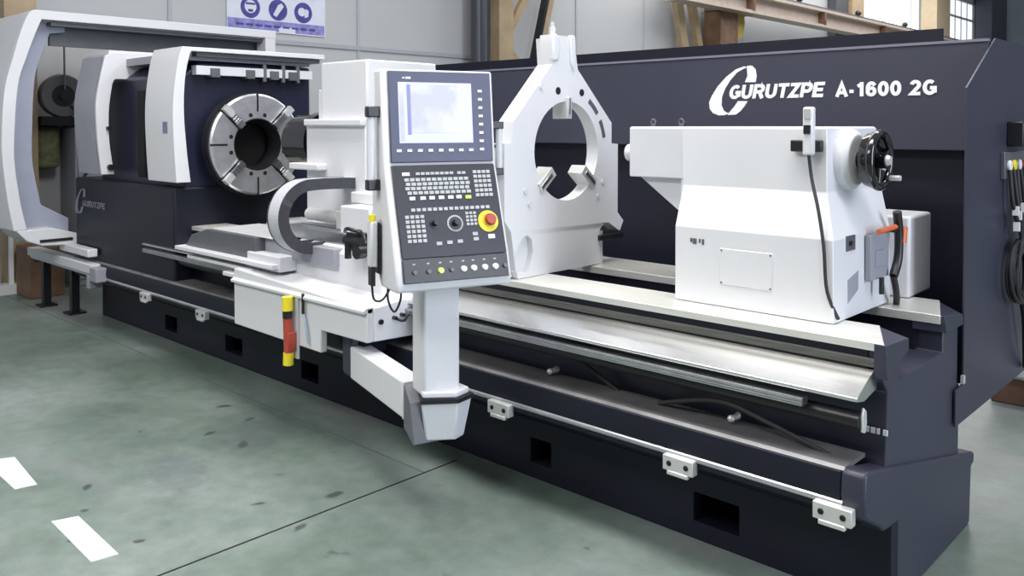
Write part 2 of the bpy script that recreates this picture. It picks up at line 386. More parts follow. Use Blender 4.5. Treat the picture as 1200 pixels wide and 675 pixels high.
rp.color_ramp.elements[1].position = .8; rp.color_ramp.elements[1].color = (.95, .97, 1.0, 1)
bg.inputs['Strength'].default_value = .40

# ------------------------------------------------------------------ camera
cd = bpy.data.cameras.new('camera'); cam = bpy.data.objects.new('camera', cd); COL.objects.link(cam); scn.camera = cam
th = math.atan2(.728, .686); p = R(1.5)
f0 = Vector((-math.cos(th), math.sin(th), 0)); rt = Vector((math.sin(th), math.cos(th), 0)); zz = Vector((0, 0, 1))
fw = f0*math.cos(p)-zz*math.sin(p); up = zz*math.cos(p)+f0*math.sin(p)
cam.matrix_world = Matrix(((rt.x, up.x, -fw.x, 0), (rt.y, up.y, -fw.y, 0), (rt.z, up.z, -fw.z, 2.05), (0, 0, 0, 1)))
cd.sensor_width = 36; cd.lens = 36*1005/1200; cd.shift_x = 0; cd.shift_y = -(337.5-173)/1200
cd.clip_end = 200

# ------------------------------------------------------------------ lathe bed
bed = thing('lathe_bed', 'long dark navy lathe bed with polished steel ways on the green floor', 'machine bed', (-5.2, 4.1, 0))
XE, XL = -1.28, -9.55
g = G()
# front wall with the square floor pockets left open
holes = [(-2.23, -1.98), (-3.32, -3.16), (-4.55, -4.36), (-5.71, -5.48), (-6.89, -6.60), (-8.05, -7.8)]
x = XL
for a, b_ in sorted(holes):
    g.box(x, a, 3.68, 3.76, 0, .37); g.box(a, b_, 3.68, 3.76, .235, .37); g.box(a, b_, 3.68, 3.76, 0, .09); x = b_
g.box(x, XE, 3.68, 3.76, 0, .37)
g.box(XL, XE-.06, 3.98, 4.7, 0, .33)
obj('base_wall', g, NAVY, bed)
# end plate and profile of the sloping chip tray
g = G()
g.prism([(3.70, 0), (4.80, 0), (4.82, .285), (4.865, .295), (4.87, .35), (3.42, .672), (3.395, .66), (3.385, .57), (3.40, .485), (3.56, .40), (3.60, .37), (3.70, .36)], XE-.10, XE)
obj('end_plate', g, NAVY2, bed, bevel=.012)
g = G()
g.prism([(3.385, .57), (3.395, .655), (3.42, .668), (3.54, .645), (3.54, .60), (3.42, .62), (3.43, .50), (3.60, .40), (3.60, .37), (3.56, .40), (3.40, .485)], XL, XE-.10)
obj('tray_front', g, NAVY, bed, bevel=.004)
obj('tray_lip', G().prism([(3.40, .660), (3.415, .672), (3.62, .672), (3.62, .655), (3.42, .655)], XL, XE-.09), mat('worn_lip_metal', (.20, .20, .205), .5, .5, var=.3, scale=4), bed, label='worn bright metal lip of the chip tray')
g = G().prism([(3.54, .60), (3.54, .62), (4.80, .34), (4.80, .32)], XL, XE-.1)
obj('tray_floor', g, NAVY, bed)
g = G().cyl((-9.0, 3.40, .525), (-1.37, 3.40, .525), .017, n=16)
obj('guide_tube', g, RAIL, bed, label='bright tube along the tray front')
for a in (-1.40, -2.12, -3.27, -4.5, -6.70, -7.78):
    g = G().m(0).box(a-.08, a+.08, 3.355, 3.40, .452, .522).m(1)
    for q in (-.045, .045): g.cyl((a+q, 3.350, .487), (a+q, 3.36, .487), .013, n=12)
    g.m(0).box(a-.055, a+.055, 3.35, 3.375, .435, .455)
    obj('clamp_block', g, [CLAMP, HOLE], bed, bevel=.004)
# bed casting: profile with the channel between the ways
prof = [(3.66, .35), (4.66, .30), (4.66, .75), (4.628, .76), (4.628, 1.08), (4.62, 1.12), (4.40, 1.12), (4.40, .955), (3.81, .955), (3.81, 1.075), (3.845, 1.085), (3.845, 1.13), (3.62, 1.135), (3.62, .99), (3.68, .93), (3.66, .60)]
obj('bed_casting', G().prism(prof, XL, XE-.02), NAVY2, bed, bevel=.006)
# ways
L0 = XL+1.6
obj('top_way', G().prism([(L0, 3.603), (-1.290, 3.603), (-1.43, 3.935), (L0, 3.935)], 1.112, 1.147, 'z'), STEEL, bed, bevel=.002, label='ground steel flat way')
obj('top_way_web', G().box(L0, -1.36, 3.612, 3.93, 1.0, 1.112), NAVY, bed)
g = G().prism([(3.615, 1.0), (3.615, 1.035), (3.47, .975), (3.425, .955), (3.425, .94), (3.5, .925), (3.64, .95), (3.64, 1.0)], L0, -1.33)
obj('front_way', g, STEELF, bed, bevel=.002, label='polished sloping front way')
obj('way_groove', G().prism([(3.612, 1.04), (3.600, 1.045), (3.600, 1.075), (3.612, 1.08)], L0, -1.33), STEELD, bed)
obj('rear_way', G().prism([(L0, 4.355), (-1.30, 4.355), (-1.42, 4.74), (L0, 4.74)], 1.10, 1.143, 'z'), STEEL, bed, bevel=.002, label='ground steel rear way')
obj('rear_way_web', G().box(L0, -1.42, 4.37, 4.72, .9, 1.10), NAVY, bed)
obj('way_end_cap', G().hexa([(-1.33, 3.60, 1.0), (-1.275, 3.60, 1.0), (-1.275, 3.85, 1.08), (-1.43, 3.93, 1.08), (-1.33, 3.60, 1.143), (-1.280, 3.60, 1.143), (-1.275, 3.85, 1.131), (-1.43, 3.93, 1.143)]), NAVY2, bed, bevel=.002)
obj('way_end_cap', G().hexa([(-1.43, 4.36, 1.06), (-1.275, 4.37, 1.06), (-1.275, 4.625, 1.06), (-1.43, 4.74, 1.06), (-1.43, 4.36, 1.139), (-1.285, 4.37, 1.139), (-1.275, 4.62, 1.11), (-1.43, 4.74, 1.139)]), NAVY2, bed, bevel=.002)
# rack and lead screw under the front way
g = G().box(-7.9, -1.55, 3.41, 3.46, .878, .914)
for z in (.880, .892, .904): g.box(-7.9, -1.55, 3.402, 3.41, z, z+.006)
obj('gear_rack', g, SLIDE, bed)
obj('lead_screw', G().cyl((-7.9, 3.50, .845), (-1.34, 3.50, .845), .036, n=20), BLACK, bed)
g = G().prism([(3.49, .80), (3.52, .79), (3.535, .83), (3.53, .88), (3.50, .90), (3.485, .86)], -1.34, -1.33)
obj('screw_bearing', g, CLAMP, bed, bevel=.003)
# hoses and fittings inside the tray
obj('coolant_hose', G().tube([(-3.05, 3.62, .83), (-2.9, 3.58, .80), (-2.62, 3.60, .66), (-2.50, 3.58, .62)], .012), RUBBER, bed)
obj('coolant_hose', G().tube([(-2.35, 3.55, .68), (-2.0, 3.5, .78), (-1.75, 3.5, .74), (-1.40, 3.52, .64)], .011), RUBBER, bed)
for a in (-3.05, -1.95):
    obj('oil_nipple', G().cyl((a, 3.60, .70), (a, 3.54, .70), .018, .012, n=12).ball((a, 3.54, .70), .018), CLAMP, bed)
g = G()
for k, q in enumerate((0, .028, .056, .084)): g.box(-1.385+q*.9, -1.385+q*.9+(.018 if k != 2 else .011), 3.652, 3.66, .752, .775)
obj('cast_marking', g, LETTER, bed, label='small white marking')

# ------------------------------------------------------------------ headstock
hs = thing('headstock', 'dark navy headstock housing at the left end of the lathe', 'headstock', (-8.3, 4.2, .9))
HX = -7.35
g = G().prism([(3.55, .96), (4.86, .96), (4.86, 2.62), (3.70, 2.62), (3.55, 2.50)], -9.2, HX)
obj('housing', g, mat('headstock_blue_paint', (.012, .015, .038), .40, var=.1, scale=3), hs, bevel=.02)
g = G().box(-9.62, HX+.02, 3.44, 4.86, .62, 1.50)
obj('lower_case', g, NAVY, hs, bevel=.02)
g = G().box(-9.62, HX+.9, 3.62, 4.6, .5, .96)
obj('pedestal', g, NAVY, hs, bevel=.01)
g = G().box(-8.28, -8.13, 3.535, 3.555, 1.55, 2.38)
obj('access_slot', g, HOLE, hs)
obj('mounting_strip', G().box(-9.0, -7.33, 3.56, 4.84, 2.63, 2.70), GREYP, hs)
# fittings above the chuck
g = G().m(0).box(-7.34, -7.25, 3.62, 4.82, 2.50, 2.58).m(1)
for y in (3.75, 4.1, 4.35, 4.55): g.box(-7.34, -7.22, y, y+.08, 2.48, 2.56)
for y in (4.30, 4.5, 4.66): g.cyl((-7.26, y, 2.46), (-7.26, y, 2.62), .02, n=10)
obj('hose_manifold', g, [CREAM, DGREY], hs)
# faint badge: ring and letters on the lower case
gb = logo(G(), -9.62, 1.12, .85, .85, 3.437)
glyphs(gb, 'GURUTZPE', -9.42, 1.205, .60, .062, 3.437, slant=.15)
obj('badge', gb, FADED, hs)

# ------------------------------------------------------------------ chuck
SY, SZ = 4.12, 1.875
ck = thing('lathe_chuck', 'large round four jaw chuck with bright slotted face on the headstock', 'chuck', (-7.2, SY, SZ-.465))
g = G()
r_ = .465
g.m(1).lathe((HX+.012, SY, SZ), (1, 0, 0), [(0, .235), (0, r_-.05), (.12, r_-.05), (.12, r_+.012), (.225, r_+.012), (.225, .235)], 72)
g.m(0).lathe((HX+.20, SY, SZ), (1, 0, 0), [(0, .235), (0, r_-.003), (.055, r_-.003), (.070, r_-.02), (.070, .235)], 72)
g.m(1).lathe((HX+.10, SY, SZ), (1, 0, 0), [(0, .205), (0, .24), (.170, .24), (.172, .232), (.10, .215), (.08, .205)], 60)
obj('chuck_body', g, [mat('chuck_face_steel', (.60, .61, .64), .38, .8, var=.1, scale=14), BLACK], ck)
FX = HX+.270
def radial_box(g, ang, r0, r1, hw, x0, x1):
    c_, s_ = math.cos(ang), math.sin(ang)
    P = lambda r, t, x: (x, SY+r*c_-t*s_, SZ+r*s_+t*c_)
    return g.hexa([P(r0, -hw, x0), P(r1, -hw, x0), P(r1, hw, x0), P(r0, hw, x0), P(r0, -hw, x1), P(r1, -hw, x1), P(r1, hw, x1), P(r0, hw, x1)])
for k in range(4):
    g = G(); radial_box(g, R(90*k), .30, .46, .009, FX-.02, FX+.0015); obj('face_slot', g, HOLE, ck)
    for q in (-1, 1):
        a = R(90*k)+q*R(15); obj('bolt_hole', G().cyl((FX-.01, SY+.275*math.cos(a), SZ+.275*math.sin(a)), (FX+.002, SY+.275*math.cos(a), SZ+.275*math.sin(a)), .019, n=16), HOLE, ck)
for k in range(4):
    a = R(45+90*k); g = G()
    g.m(2); radial_box(g, a, .22, .47, .040, FX-.02, FX+.003)
    g.m(1); radial_box(g, a, .25, .44, .026, FX, FX+.03)
    for t in range(6): radial_box(g, a, .27+t*.028, .282+t*.028, .026, FX+.03, FX+.042)
    g.m(0); radial_box(g, a, .38, .475, .030, FX-.01, FX+.05)
    g.m(1); radial_box(g, a, .23, .29, .030, FX-.01, FX+.045)
    obj('jaw', g, [CLAMP, SLIDE, HOLE], ck)
obj('spindle_bore', G().cyl((HX+.02, SY, SZ), (HX+.03, SY, SZ), .22), HOLE, ck)

def sm(P_, k=5):
    # smooth a short outline by Catmull-Rom interpolation
    q = []; E_ = [P_[0]]+P_+[P_[-1]]
    for i in range(1, len(E_)-2):
        for j in range(k):
            t = j/k; a, b, c, d = E_[i-1], E_[i], E_[i+1], E_[i+2]
            q.append(tuple(.5*(2*b[n]+(c[n]-a[n])*t+(2*a[n]-5*b[n]+4*c[n]-d[n])*t*t+(3*b[n]-a[n]-3*c[n]+d[n])*t**3) for n in (0, 1)))
    return q+[P_[-1]]
# ------------------------------------------------------------------ sliding guard hoods
def lshell(g, prof_o, prof_i, top, ytop, x0, x1):
    """front skin (outer/inner outlines listed bottom to top) joined to a roof reaching back to ytop"""
    poly = prof_o+[(ytop, top), (ytop, top-.045)]+prof_i[::-1]
    return g.prism(poly, x0, x1)
po = [(3.405, 1.55), (3.390, 1.80), (3.380, 2.10), (3.391, 2.34), (3.43, 2.60), (3.47, 2.735)]
pi_ = [(3.535, 1.55), (3.505, 1.80), (3.480, 2.15), (3.492, 2.45), (3.535, 2.66), (3.56, 2.70)]
po = sm(po); pi_ = sm(pi_)
A = thing('sliding_guard', 'white curved hood nearest the chuck, left of its face', 'machine guard', (-7.5, 3.5, 1.55))
obj('shell', lshell(G(), po, pi_, 2.745, 4.93, -7.76, -7.2), WHITE, A, bevel=.006)
obj('roof_lining', G().box(-7.72, -7.24, 3.62, 4.9, 2.66, 2.698), DGREY, A)
g = G().box(-7.40, -7.31, 3.378, 3.395, 1.98, 2.08)
obj('label_plate', g, mat('blue_grey_sticker', (.16, .19, .32), .5), A)
B = thing('sliding_guard', 'curved hood with white rim, its front coloured grey for shade, in the middle of the headstock', 'machine guard', (-8.9, 3.5, 1.55))
po2 = [(3.315, 1.57), (3.292, 1.78), (3.275, 2.0), (3.272, 2.27), (3.31, 2.50), (3.36, 2.72)]
pi2 = [(3.432, 1.57), (3.40, 1.80), (3.388, 1.95), (3.39, 2.2), (3.42, 2.42), (3.44, 2.49)]
po2 = sm(po2); pi2 = sm(pi2)
obj('shell', G().prism(po2+[(3.40, 2.74), (3.40, 2.60)]+[(y-.03, z) for y, z in pi2][::-1], -9.15, -8.61), GREYP, B, bevel=.005)  # grey puts shade into the colour of the white front skin
g = G().prism(po2+[(3.42, 2.76), (4.9, 2.80), (4.9, 2.53), (3.46, 2.50)]+pi2[::-1], -8.64, -8.58)
obj('rim_flange', g, WHITE, B, bevel=.005)
obj('roof_sheet', G().box(-9.15, -8.60, 3.40, 4.9, 2.74, 2.78), WHITE, B)
obj('knob', G().cyl((-8.58, 3.39, 1.64), (-8.54, 3.39, 1.64), .03, n=14), BLACK, B)
obj('knob', G().cyl((-8.58, 3.375, 2.02), (-8.54, 3.375, 2.02), .02, n=12), BLACK, B)
C_ = thing('sliding_guard', 'tallest white arched hood at the far left with long overhead beam', 'machine guard', (-10.2, 3.3, .95))
pi3 = [(2.965, .975), (2.91, 1.24), (2.862, 1.62), (2.858, 1.90), (2.90, 2.45), (2.985, 2.75), (3.08, 3.02), (3.13, 3.14)]
po3 = [(2.84, .975), (2.795, 1.24), (2.754, 1.60), (2.743, 1.93), (2.775, 2.40), (2.86, 2.75), (2.93, 3.0), (3.0, 3.18), (3.06, 3.235)]
po3 = sm(po3); pi3 = sm(pi3)
obj('shell', G().prism(po3+[(5.85, 3.235), (5.85, 3.14)]+pi3[::-1], -9.66, -9.60).prism(po3+[(3.26, 3.235)]+pi3[::-1], -11.2, -9.66), WHITE, C_, bevel=.006)
po4 = [(3.0, .99), (2.97, 1.24), (2.93, 1.62), (2.93, 1.90), (2.97, 2.45), (3.06, 2.75), (3.15, 2.98), (3.21, 3.12)]
pi4 = [(3.43, .81), (3.43, 1.05), (3.16, 1.21), (3.09, 1.62), (3.085, 1.94), (3.12, 2.55), (3.22, 2.88), (3.27, 3.02)]
po4 = [(y-.10, z) for y, z in po4]; pi4 = pi4[:2]+sm(pi4[2:])
g = G().prism([(2.95, .84)]+sm(po4)+[(3.42, 3.14), (3.42, 3.04)]+pi4[::-1], -9.86, -9.80)
obj('inner_frame', g, mat('blue_grey_panel', (.33, .35, .44), .4), C_, bevel=.004, label='blue grey inner frame')
g = G().box(-9.95, -9.67, 3.24, 5.84, 3.09, 3.13).box(-9.95, -9.90, 3.3, 5.84, 2.90, 3.09)
obj('beam_lining', g, DGREY, C_)
obj('roof_sheet', G().box(-11.0, -9.66, 3.24, 5.84, 3.17, 3.21), WHITE, C_)
obj('rear_post', G().box(-9.80, -9.60, 5.70, 5.84, 0, 3.14), WHITE, C_)
g = G().prism([(2.86, .975), (2.96, .86), (3.10, .80), (3.46, .78), (3.46, .90), (3.2, .98)], -10.2, -9.60).box(-9.75, -8.98, 3.32, 3.42, .72, .80)
obj('foot', g, WHITE, C_, bevel=.01)
obj('roller_slot', G().box(-9.602, -9.59, 3.08, 3.40, .835, .865), BLACK, C_)
# track on which the hoods run
tr = thing('guard_track', 'white rail on black legs under the far left arched hood', 'rail', (-9.8, 3.4, 0))
obj('rail', G().box(-10.7, -8.86, 3.30, 3.43, .57, .66).box(-10.7, -8.75, 3.33, 3.40, .535, .57), CREAM, tr, bevel=.006)
obj('end_bracket', G().box(-8.86, -8.70, 3.29, 3.42, .50, .64).box(-8.95, -8.88, 3.29, 3.42, .42, .55), GREYP, tr, bevel=.008)
for x_, y_ in ((-10.5, 3.43), (-9.85, 3.5)):
    obj('leg', G().box(x_-.04, x_+.04, y_-.04, y_+.04, 0, .57).box(x_-.09, x_+.09, y_-.09, y_+.09, 0, .02), BLACK, tr)
tag(obj('cable_duct', G().box(-11.62, -11.55, 3.36, 3.41, .12, .84).box(-11.62, -11.55, 3.22, 3.26, .12, .84).box(-11.70, -11.50, 3.1, 3.46, .0, .12), WHITE), 'pair of thin white upright ducts under the left hood', 'duct')

# ------------------------------------------------------------------ rear splash guard
sg = thing('splash_guard', 'long dark grey rear splash guard lettered in white', 'machine guard', (-3.9, 5.2, .55))
GY = 5.10
g = G().box(-6.5, -1.30, GY, GY+.03, 1.91, 2.50).box(-6.5, -1.30, GY+.03, GY+.5, 2.475, 2.50).box(-6.5, -1.30, GY+.03, GY+.10, 1.91, 1.94)
obj('upper_panel', g, NAVY2, sg, bevel=.004)
obj('top_fold', G().box(-6.5, -1.30, GY-.008, GY+.03, 2.50, 2.515), mat('fold_paint', (.16, .165, .22), .35), sg)
obj('back_sheet', G().box(-6.6, -1.66, GY+.42, GY+.45, .7, 2.63), NAVY, sg)
obj('lower_wall', G().box(-6.5, -1.33, GY+.10, GY+.13, .6, 1.95), NAVY, sg)
g = G().plate([(4.672, .75), (4.55, .74), (4.55, .56), (6.6, .56), (6.6, 2.52), (5.17, 2.52), (4.668, 2.238)], [], -1.292, -1.284)
g.box(-1.33, -1.29, 4.70, 6.5, .60, .66).box(-1.33, -1.29, 5.2, 6.5, 2.46, 2.50)
obj('end_panel', g, NAVY2, sg, bevel=.002)
obj('bolt', G().box(-1.285, -1.27, 4.628, 4.655, .76, .80), CLAMP, sg)
# lettering
U_ = (1, 0, 0); V_ = (0, 0, 1)
obj('logo_letter', logo(G(), -2.987, 2.115, 1, 1, GY), LETTER, sg)
obj('lettering', glyphs(G(), 'GURUTZPE', -2.842, 2.222, .655, .090, GY, slant=.17, sw=.235), LETTER, sg)
obj('lettering', glyphs(G(), 'A-1600 2G', -2.127, 2.220, .57, .084, GY, sw=.24), LETTER, sg)
# connector plate and cables on the end panel
g = G().m(0).box(-1.285, -1.262, 5.30, 5.80, 1.75, 1.90).m(1)
for y, mi in ((5.37, 1), (5.47, 2), (5.58, 1), (5.68, 3)): g.m(mi).cyl((-1.262, y, 1.825), (-1.245, y, 1.825), .03, n=14)
obj('connector_plate', g, [DGREY, KEYW, YELLOW, RED], sg, bevel=.004)
obj('socket_box', G().box(-1.285, -1.20, 5.42, 5.66, 1.93, 2.07), BLACK, sg, bevel=.008)

cc = thing('hanging_cables', 'coiled black cables hanging on the end panel of the splash guard', 'cable', (-1.25, 5.55, .6))
g = G()
for k in range(5):
    y = 5.36+.075*k
    g.tube([(-1.25, y, 1.80), (-1.23, y+.02*(k % 2), 1.6), (-1.22, 5.5+.03*k, 1.42), (-1.22, 5.45+.04*k, 1.33)], .011)
obj('cable_bundle', g, RUBBER, cc)
g = G()
for k, (r_, dz) in enumerate(((.16, 0), (.175, .01), (.145, -.012), (.165, .02), (.155, .005))):
    g.torus((-1.235+.012*(k % 3), 5.50+.008*k, 1.21+dz), (1, .06*(k-2), .05*(k % 2)), r_, .011, 40, 8)
obj('coil', g, RUBBER, cc)
for y, z in ((5.36, 1.55), (5.42, 1.52), (5.5, 1.56), (5.56, 1.53), (5.38, 1.46)): obj('cable_tag', G().box(-1.235, -1.205, y, y+.022, z, z+.05), KEYW, cc)
obj('hose_tail', G().tube([(-1.23, 5.55, 1.10), (-1.22, 5.62, .95), (-1.24, 5.75, .72), (-1.26, 5.85, .6)], .022), RUBBER, cc)

# ------------------------------------------------------------------ carriage
ca = thing('carriage', 'white lathe carriage with apron and tall column behind the control panel', 'carriage', (-4.9, 3.8, .62))
g = G().prism([(-5.69, .615), (-4.60, .60), (-4.60, .745), (-4.12, .745), (-4.12, .955), (-5.69, 1.02)], 3.11, 3.16, 'y')
obj('apron', g, WHITE, ca, bevel=.008)
g = G().hexa([(-5.69, 3.16, .70), (-4.12, 3.16, .745), (-4.12, 3.62, .725), (-5.69, 3.62, .70), (-5.69, 3.16, 1.0), (-4.12, 3.16, .95), (-4.12, 3.62, .995), (-5.69, 3.62, 1.04)])
obj('apron_body', g, WHITE, ca, bevel=.008)
obj('apron_ledge', G().prism([(3.085, .925), (3.085, .94), (3.11, .955), (3.16, .955), (3.16, .925)], -5.69, -4.12), CREAM, ca)
g = G().prism([(3.36, .96), (3.36, 1.20), (3.42, 1.24), (4.7, 1.24), (4.7, 1.15), (3.66, 1.15), (3.62, 1.0)], -5.30, -4.30)
obj('saddle_body', g, WHITE, ca, bevel=.012)
g = G().box(-5.70, -5.26, 3.22, 4.7, 1.02, 1.13)
obj('saddle_wing', g, WHITE, ca, bevel=.008)
g = G().box(-6.75, -5.28, 3.17, 3.30, 1.045, 1.075).box(-6.6, -5.6, 3.2, 3.28, .985, 1.01).box(-5.95, -5.6, 3.16, 3.22, .93, .96)
obj('wiper_rail', g, WHITE, ca, bevel=.004)
g = G().m(0).prism([(-6.70, 1.075), (-6.60, 1.17), (-6.35, 1.235), (-5.62, 1.235), (-5.62, 1.075)], 3.24, 4.75, 'y').m(1)
for k, z in enumerate((1.24, 1.25, 1.262)): g.box(-6.34+.05*k, -5.4, 3.28+.45*k, 3.70+.45*k, 1.23, z+.002)
obj('way_cover', g, [DGREY, mat('satin_sheet', (.62, .63, .64), .45, .35)], ca, bevel=.008, label='grey telescopic way cover')
g = G().m(0).box(-5.62, -4.75, 3.32, 4.7, 1.10, 1.225).m(1).box(-5.55, -4.7, 3.42, 4.75, 1.24, 1.32)
for k in range(5): g.m(0).box(-5.5, -4.72, 3.55+.25*k, 3.59+.25*k, 1.32, 1.335)
obj('cross_slide', g, [GREYP, SLIDE], ca, bevel=.006)
obj('slide_motor', G().cyl((-5.4, 3.56, 1.40), (-4.98, 3.56, 1.40), .045).box(-4.98, -4.88, 3.50, 3.62, 1.33, 1.45), CLAMP, ca)
g = G().box(-5.45, -4.89, 3.70, 4.35, 2.08, 2.515).box(-5.52, -5.40, 3.72, 4.3, 1.8, 2.32)
obj('upper_column', g, WHITE, ca, bevel=.012)
g = G().box(-5.62, -4.88, 3.68, 4.38, 1.30, 2.06).box(-5.60, -4.88, 3.64, 4.38, 2.045, 2.095).box(-5.74, -5.35, 3.60, 3.80, 1.715, 1.765)
obj('lower_column', g, WHITE, ca, bevel=.010)
g = G().box(-4.88, -4.55, 3.46, 3.75, 1.24, 1.50).box(-4.98, -4.60, 3.62, 3.8, 1.50, 1.58)
obj('column_bracket', g, WHITE, ca, bevel=.01)
g = G().m(0).cyl((-6.05, 3.94, 1.92), (-5.6, 3.94, 1.92), .215, n=40).m(1).torus((-5.80, 3.94, 1.92), (1, 0, 0), .215, .010).m(0).cyl((-5.80, 3.94, 1.92), (-5.70, 3.94, 1.92), .235, n=40)
obj('tool_spindle', g, [BGLOSS, CLAMP], ca, label='black round spindle with a bright rim')
g = G().cyl((-4.119, 3.21, .86), (-4.105, 3.21, .86), .016, n=12)
for y, z in ((3.31, .87), (3.37, .88)): g.cyl((-4.119, y, z), (-4.09, y, z), .012, n=10)
g.tube([(-4.11, 3.31, .87), (-4.08, 3.36, .85), (-4.10, 3.42, .88), (-4.09, 3.50, .90)], .009)
obj('valve', g, BLACK, ca)
g = G().box(-4.56, -4.30, 3.22, 3.60, .62, .745).box(-4.62, -4.50, 3.3, 3.6, .55, .70)
obj('under_gear', g, NAVY, ca)

# small black valve cluster and bracket near the panel
g = G()
g.box(-4.56, -4.40, 3.28, 3.36, 1.27, 1.36).cyl((-4.55, 3.27, 1.31), (-4.38, 3.27, 1.31), .030, n=14).cyl((-4.50, 3.25, 1.20), (-4.50, 3.25, 1.30), .022, n=12)
g.cyl((-4.40, 3.24, 1.25), (-4.40, 3.30, 1.25), .045, n=16).ball((-4.42, 3.28, 1.37), .022).tube([(-4.6, 3.3, 1.36), (-4.5, 3.25, 1.39), (-4.42, 3.3, 1.36), (-4.38, 3.3, 1.30)], .012)
g.box(-4.60, -4.50, 3.30, 3.40, 1.24, 1.28)
obj('valve_cluster', g, BLACK, ca)

# cable carrier
ch = thing('cable_carrier', 'curved dark cable drag chain looping in front of the white column', 'cable carrier', (-5.05, 3.3, 1.18))
def uloop(d):
    # outline of the U bend in the YZ plane, offset d outward from its inner face
    pts = [(3.80, 1.590+d), (3.60, 1.602+d), (3.42, 1.606+d)]
    cy, cz, r_ = 3.315, 1.425, .178
    for k in range(31):
        t = R(92+176*k/30); pts.append((cy+(r_+d)*math.cos(t), cz+(r_+d)*math.sin(t)))
    pts.append((3.42, 1.247-d)); pts.append((3.56, 1.252-d))
    return pts
def band(g, d0, d1, x0, x1):
    a, b_ = uloop(d0), uloop(d1)
    for k in range(len(a)-1): g.prism([a[k], a[k+1], b_[k+1], b_[k]], x0, x1)
    bmesh.ops.remove_doubles(g.bm, verts=g.bm.verts, dist=1e-5)
    return g
obj('link_side', band(G(), 0, .078, -5.01, -5.0), CHAIN, ch)
obj('link_side', band(G(), 0, .078, -5.15, -5.14), CHAIN, ch)
obj('cover_band', band(G(), .055, .075, -5.14, -5.01), mat('pale_band', (.50, .52, .56), .35), ch, label='pale outer cover band')
obj('end_bracket', G().box(-5.14, -5.01, 3.76, 3.80, 1.58, 1.68), DGREY, ch)
obj('end_bracket', G().box(-5.14, -5.01, 3.53, 3.60, 1.17, 1.25), DGREY, ch)

# red and yellow pull handle hanging on the apron
ph = thing('pull_switch', 'narrow red and yellow pull switch hanging on the front of the white apron', 'switch', (-4.86, 3.08, .49))
obj('back_strip', G().box(-4.935, -4.84, 3.095, 3.108, .52, .93), CREAM, ph)
obj('yellow_end', G().cyl((-4.89, 3.05, .84), (-4.89, 3.05, .93), .036, n=18), YELLOW, ph)
obj('grip', G().cyl((-4.88, 3.05, .56), (-4.89, 3.05, .80), .030, n=18).box(-4.895, -4.85, 3.03, 3.09, .58, .70), RED, ph, bevel=.004)
obj('collar', G().cyl((-4.89, 3.05, .79), (-4.89, 3.05, .845), .032, n=18), BLACK, ph)
obj('yellow_end', G().cyl((-4.885, 3.05, .485), (-4.88, 3.05, .565), .034, n=18), YELLOW, ph)
g = G().m(0).cyl((-4.77, 3.09, .83), (-4.77, 3.09, .96), .010, n=10).m(1).tube([(-4.77, 3.09, .83), (-4.74, 3.09, .76), (-4.72, 3.095, .64)], .008)
obj('hook_and_cord', g, [BLACK, mat('blue_cord', (.30, .42, .52), .5)], ph)

# ------------------------------------------------------------------ control panel on its swivel arm
cp = thing('control_panel', 'white operator control panel with lit screen on a post and low swivel arm', 'control panel', (-3.35, 3.0, .42))
# arm
AA = R(17)
a0 = Vector((-4.36, 3.27, 0)); ad = Vector((math.cos(AA), -math.sin(AA), 0))
an = Vector((-math.sin(AA), -math.cos(AA), 0))       # towards the viewer
P = lambda s_, o_, z_: a0+ad*s_+an*o_+Vector((0, 0, z_))
def armbox(g, s0, s1, o0, o1, z0, z1): return g.hexa([P(s0, o0, z0), P(s1, o0, z0), P(s1, o1, z0), P(s0, o1, z0), P(s0, o0, z1), P(s1, o0, z1), P(s1, o1, z1), P(s0, o1, z1)])
obj('arm', armbox(G(), .02, .86, -.03, .10, .475, .672), WHITE, cp, bevel=.008)
obj('arm_pivot', armbox(G(), -.14, .02, -.05, .10, .47, .735), NAVY2, cp, bevel=.02)
g = G().m(0); armbox(g, .86, .88, -.032, .102, .47, .676)
g.m(1).hexa([P(.88, .10, .43), P(1.08, .13, .40), P(1.08, -.05, .40), P(.88, -.03, .43), P(.88, .10, .665), P(1.06, .14, .62), P(1.06, -.05, .62), P(.88, -.03, .665)])
PX, PY = -3.36, 3.02
obj('arm_joint', g, [WHITE, mat('mid_grey_plastic', (.13, .135, .15), .45)], cp, bevel=.006)
def conehex(g, poly0, z0, poly1, z1):
    A_ = [g.bm.verts.new((x_, y_, z0)) for x_, y_ in poly0]; B_ = [g.bm.verts.new((x_, y_, z1)) for x_, y_ in poly1]
    n = len(A_); fs = [g.bm.faces.new(A_[::-1]), g.bm.faces.new(B_)]
    for i in range(n): fs.append(g.bm.faces.new([A_[i], A_[(i+1) % n], B_[(i+1) % n], B_[i]]))
    g._fin(fs); return g
top = [(PX-.16, PY-.03), (PX+.03, PY-.16), (PX+.15, PY-.02), (PX+.13, PY+.10), (PX-.1, PY+.13)]
bot = [(PX-.12, PY-.04), (PX+.01, PY-.12), (PX+.11, PY-.0), (PX+.09, PY+.08), (PX-.08, PY+.10)]
obj('joint_housing', conehex(G(), bot, .41, top, .62), CREAM, cp, bevel=.01)
obj('joint_ring', conehex(G(), [(PX+(x_-PX)*1.05, PY+(y_-PY)*1.05) for x_, y_ in top], .618, [(PX+(x_-PX)*1.05, PY+(y_-PY)*1.05) for x_, y_ in top], .640), BLACK, cp)
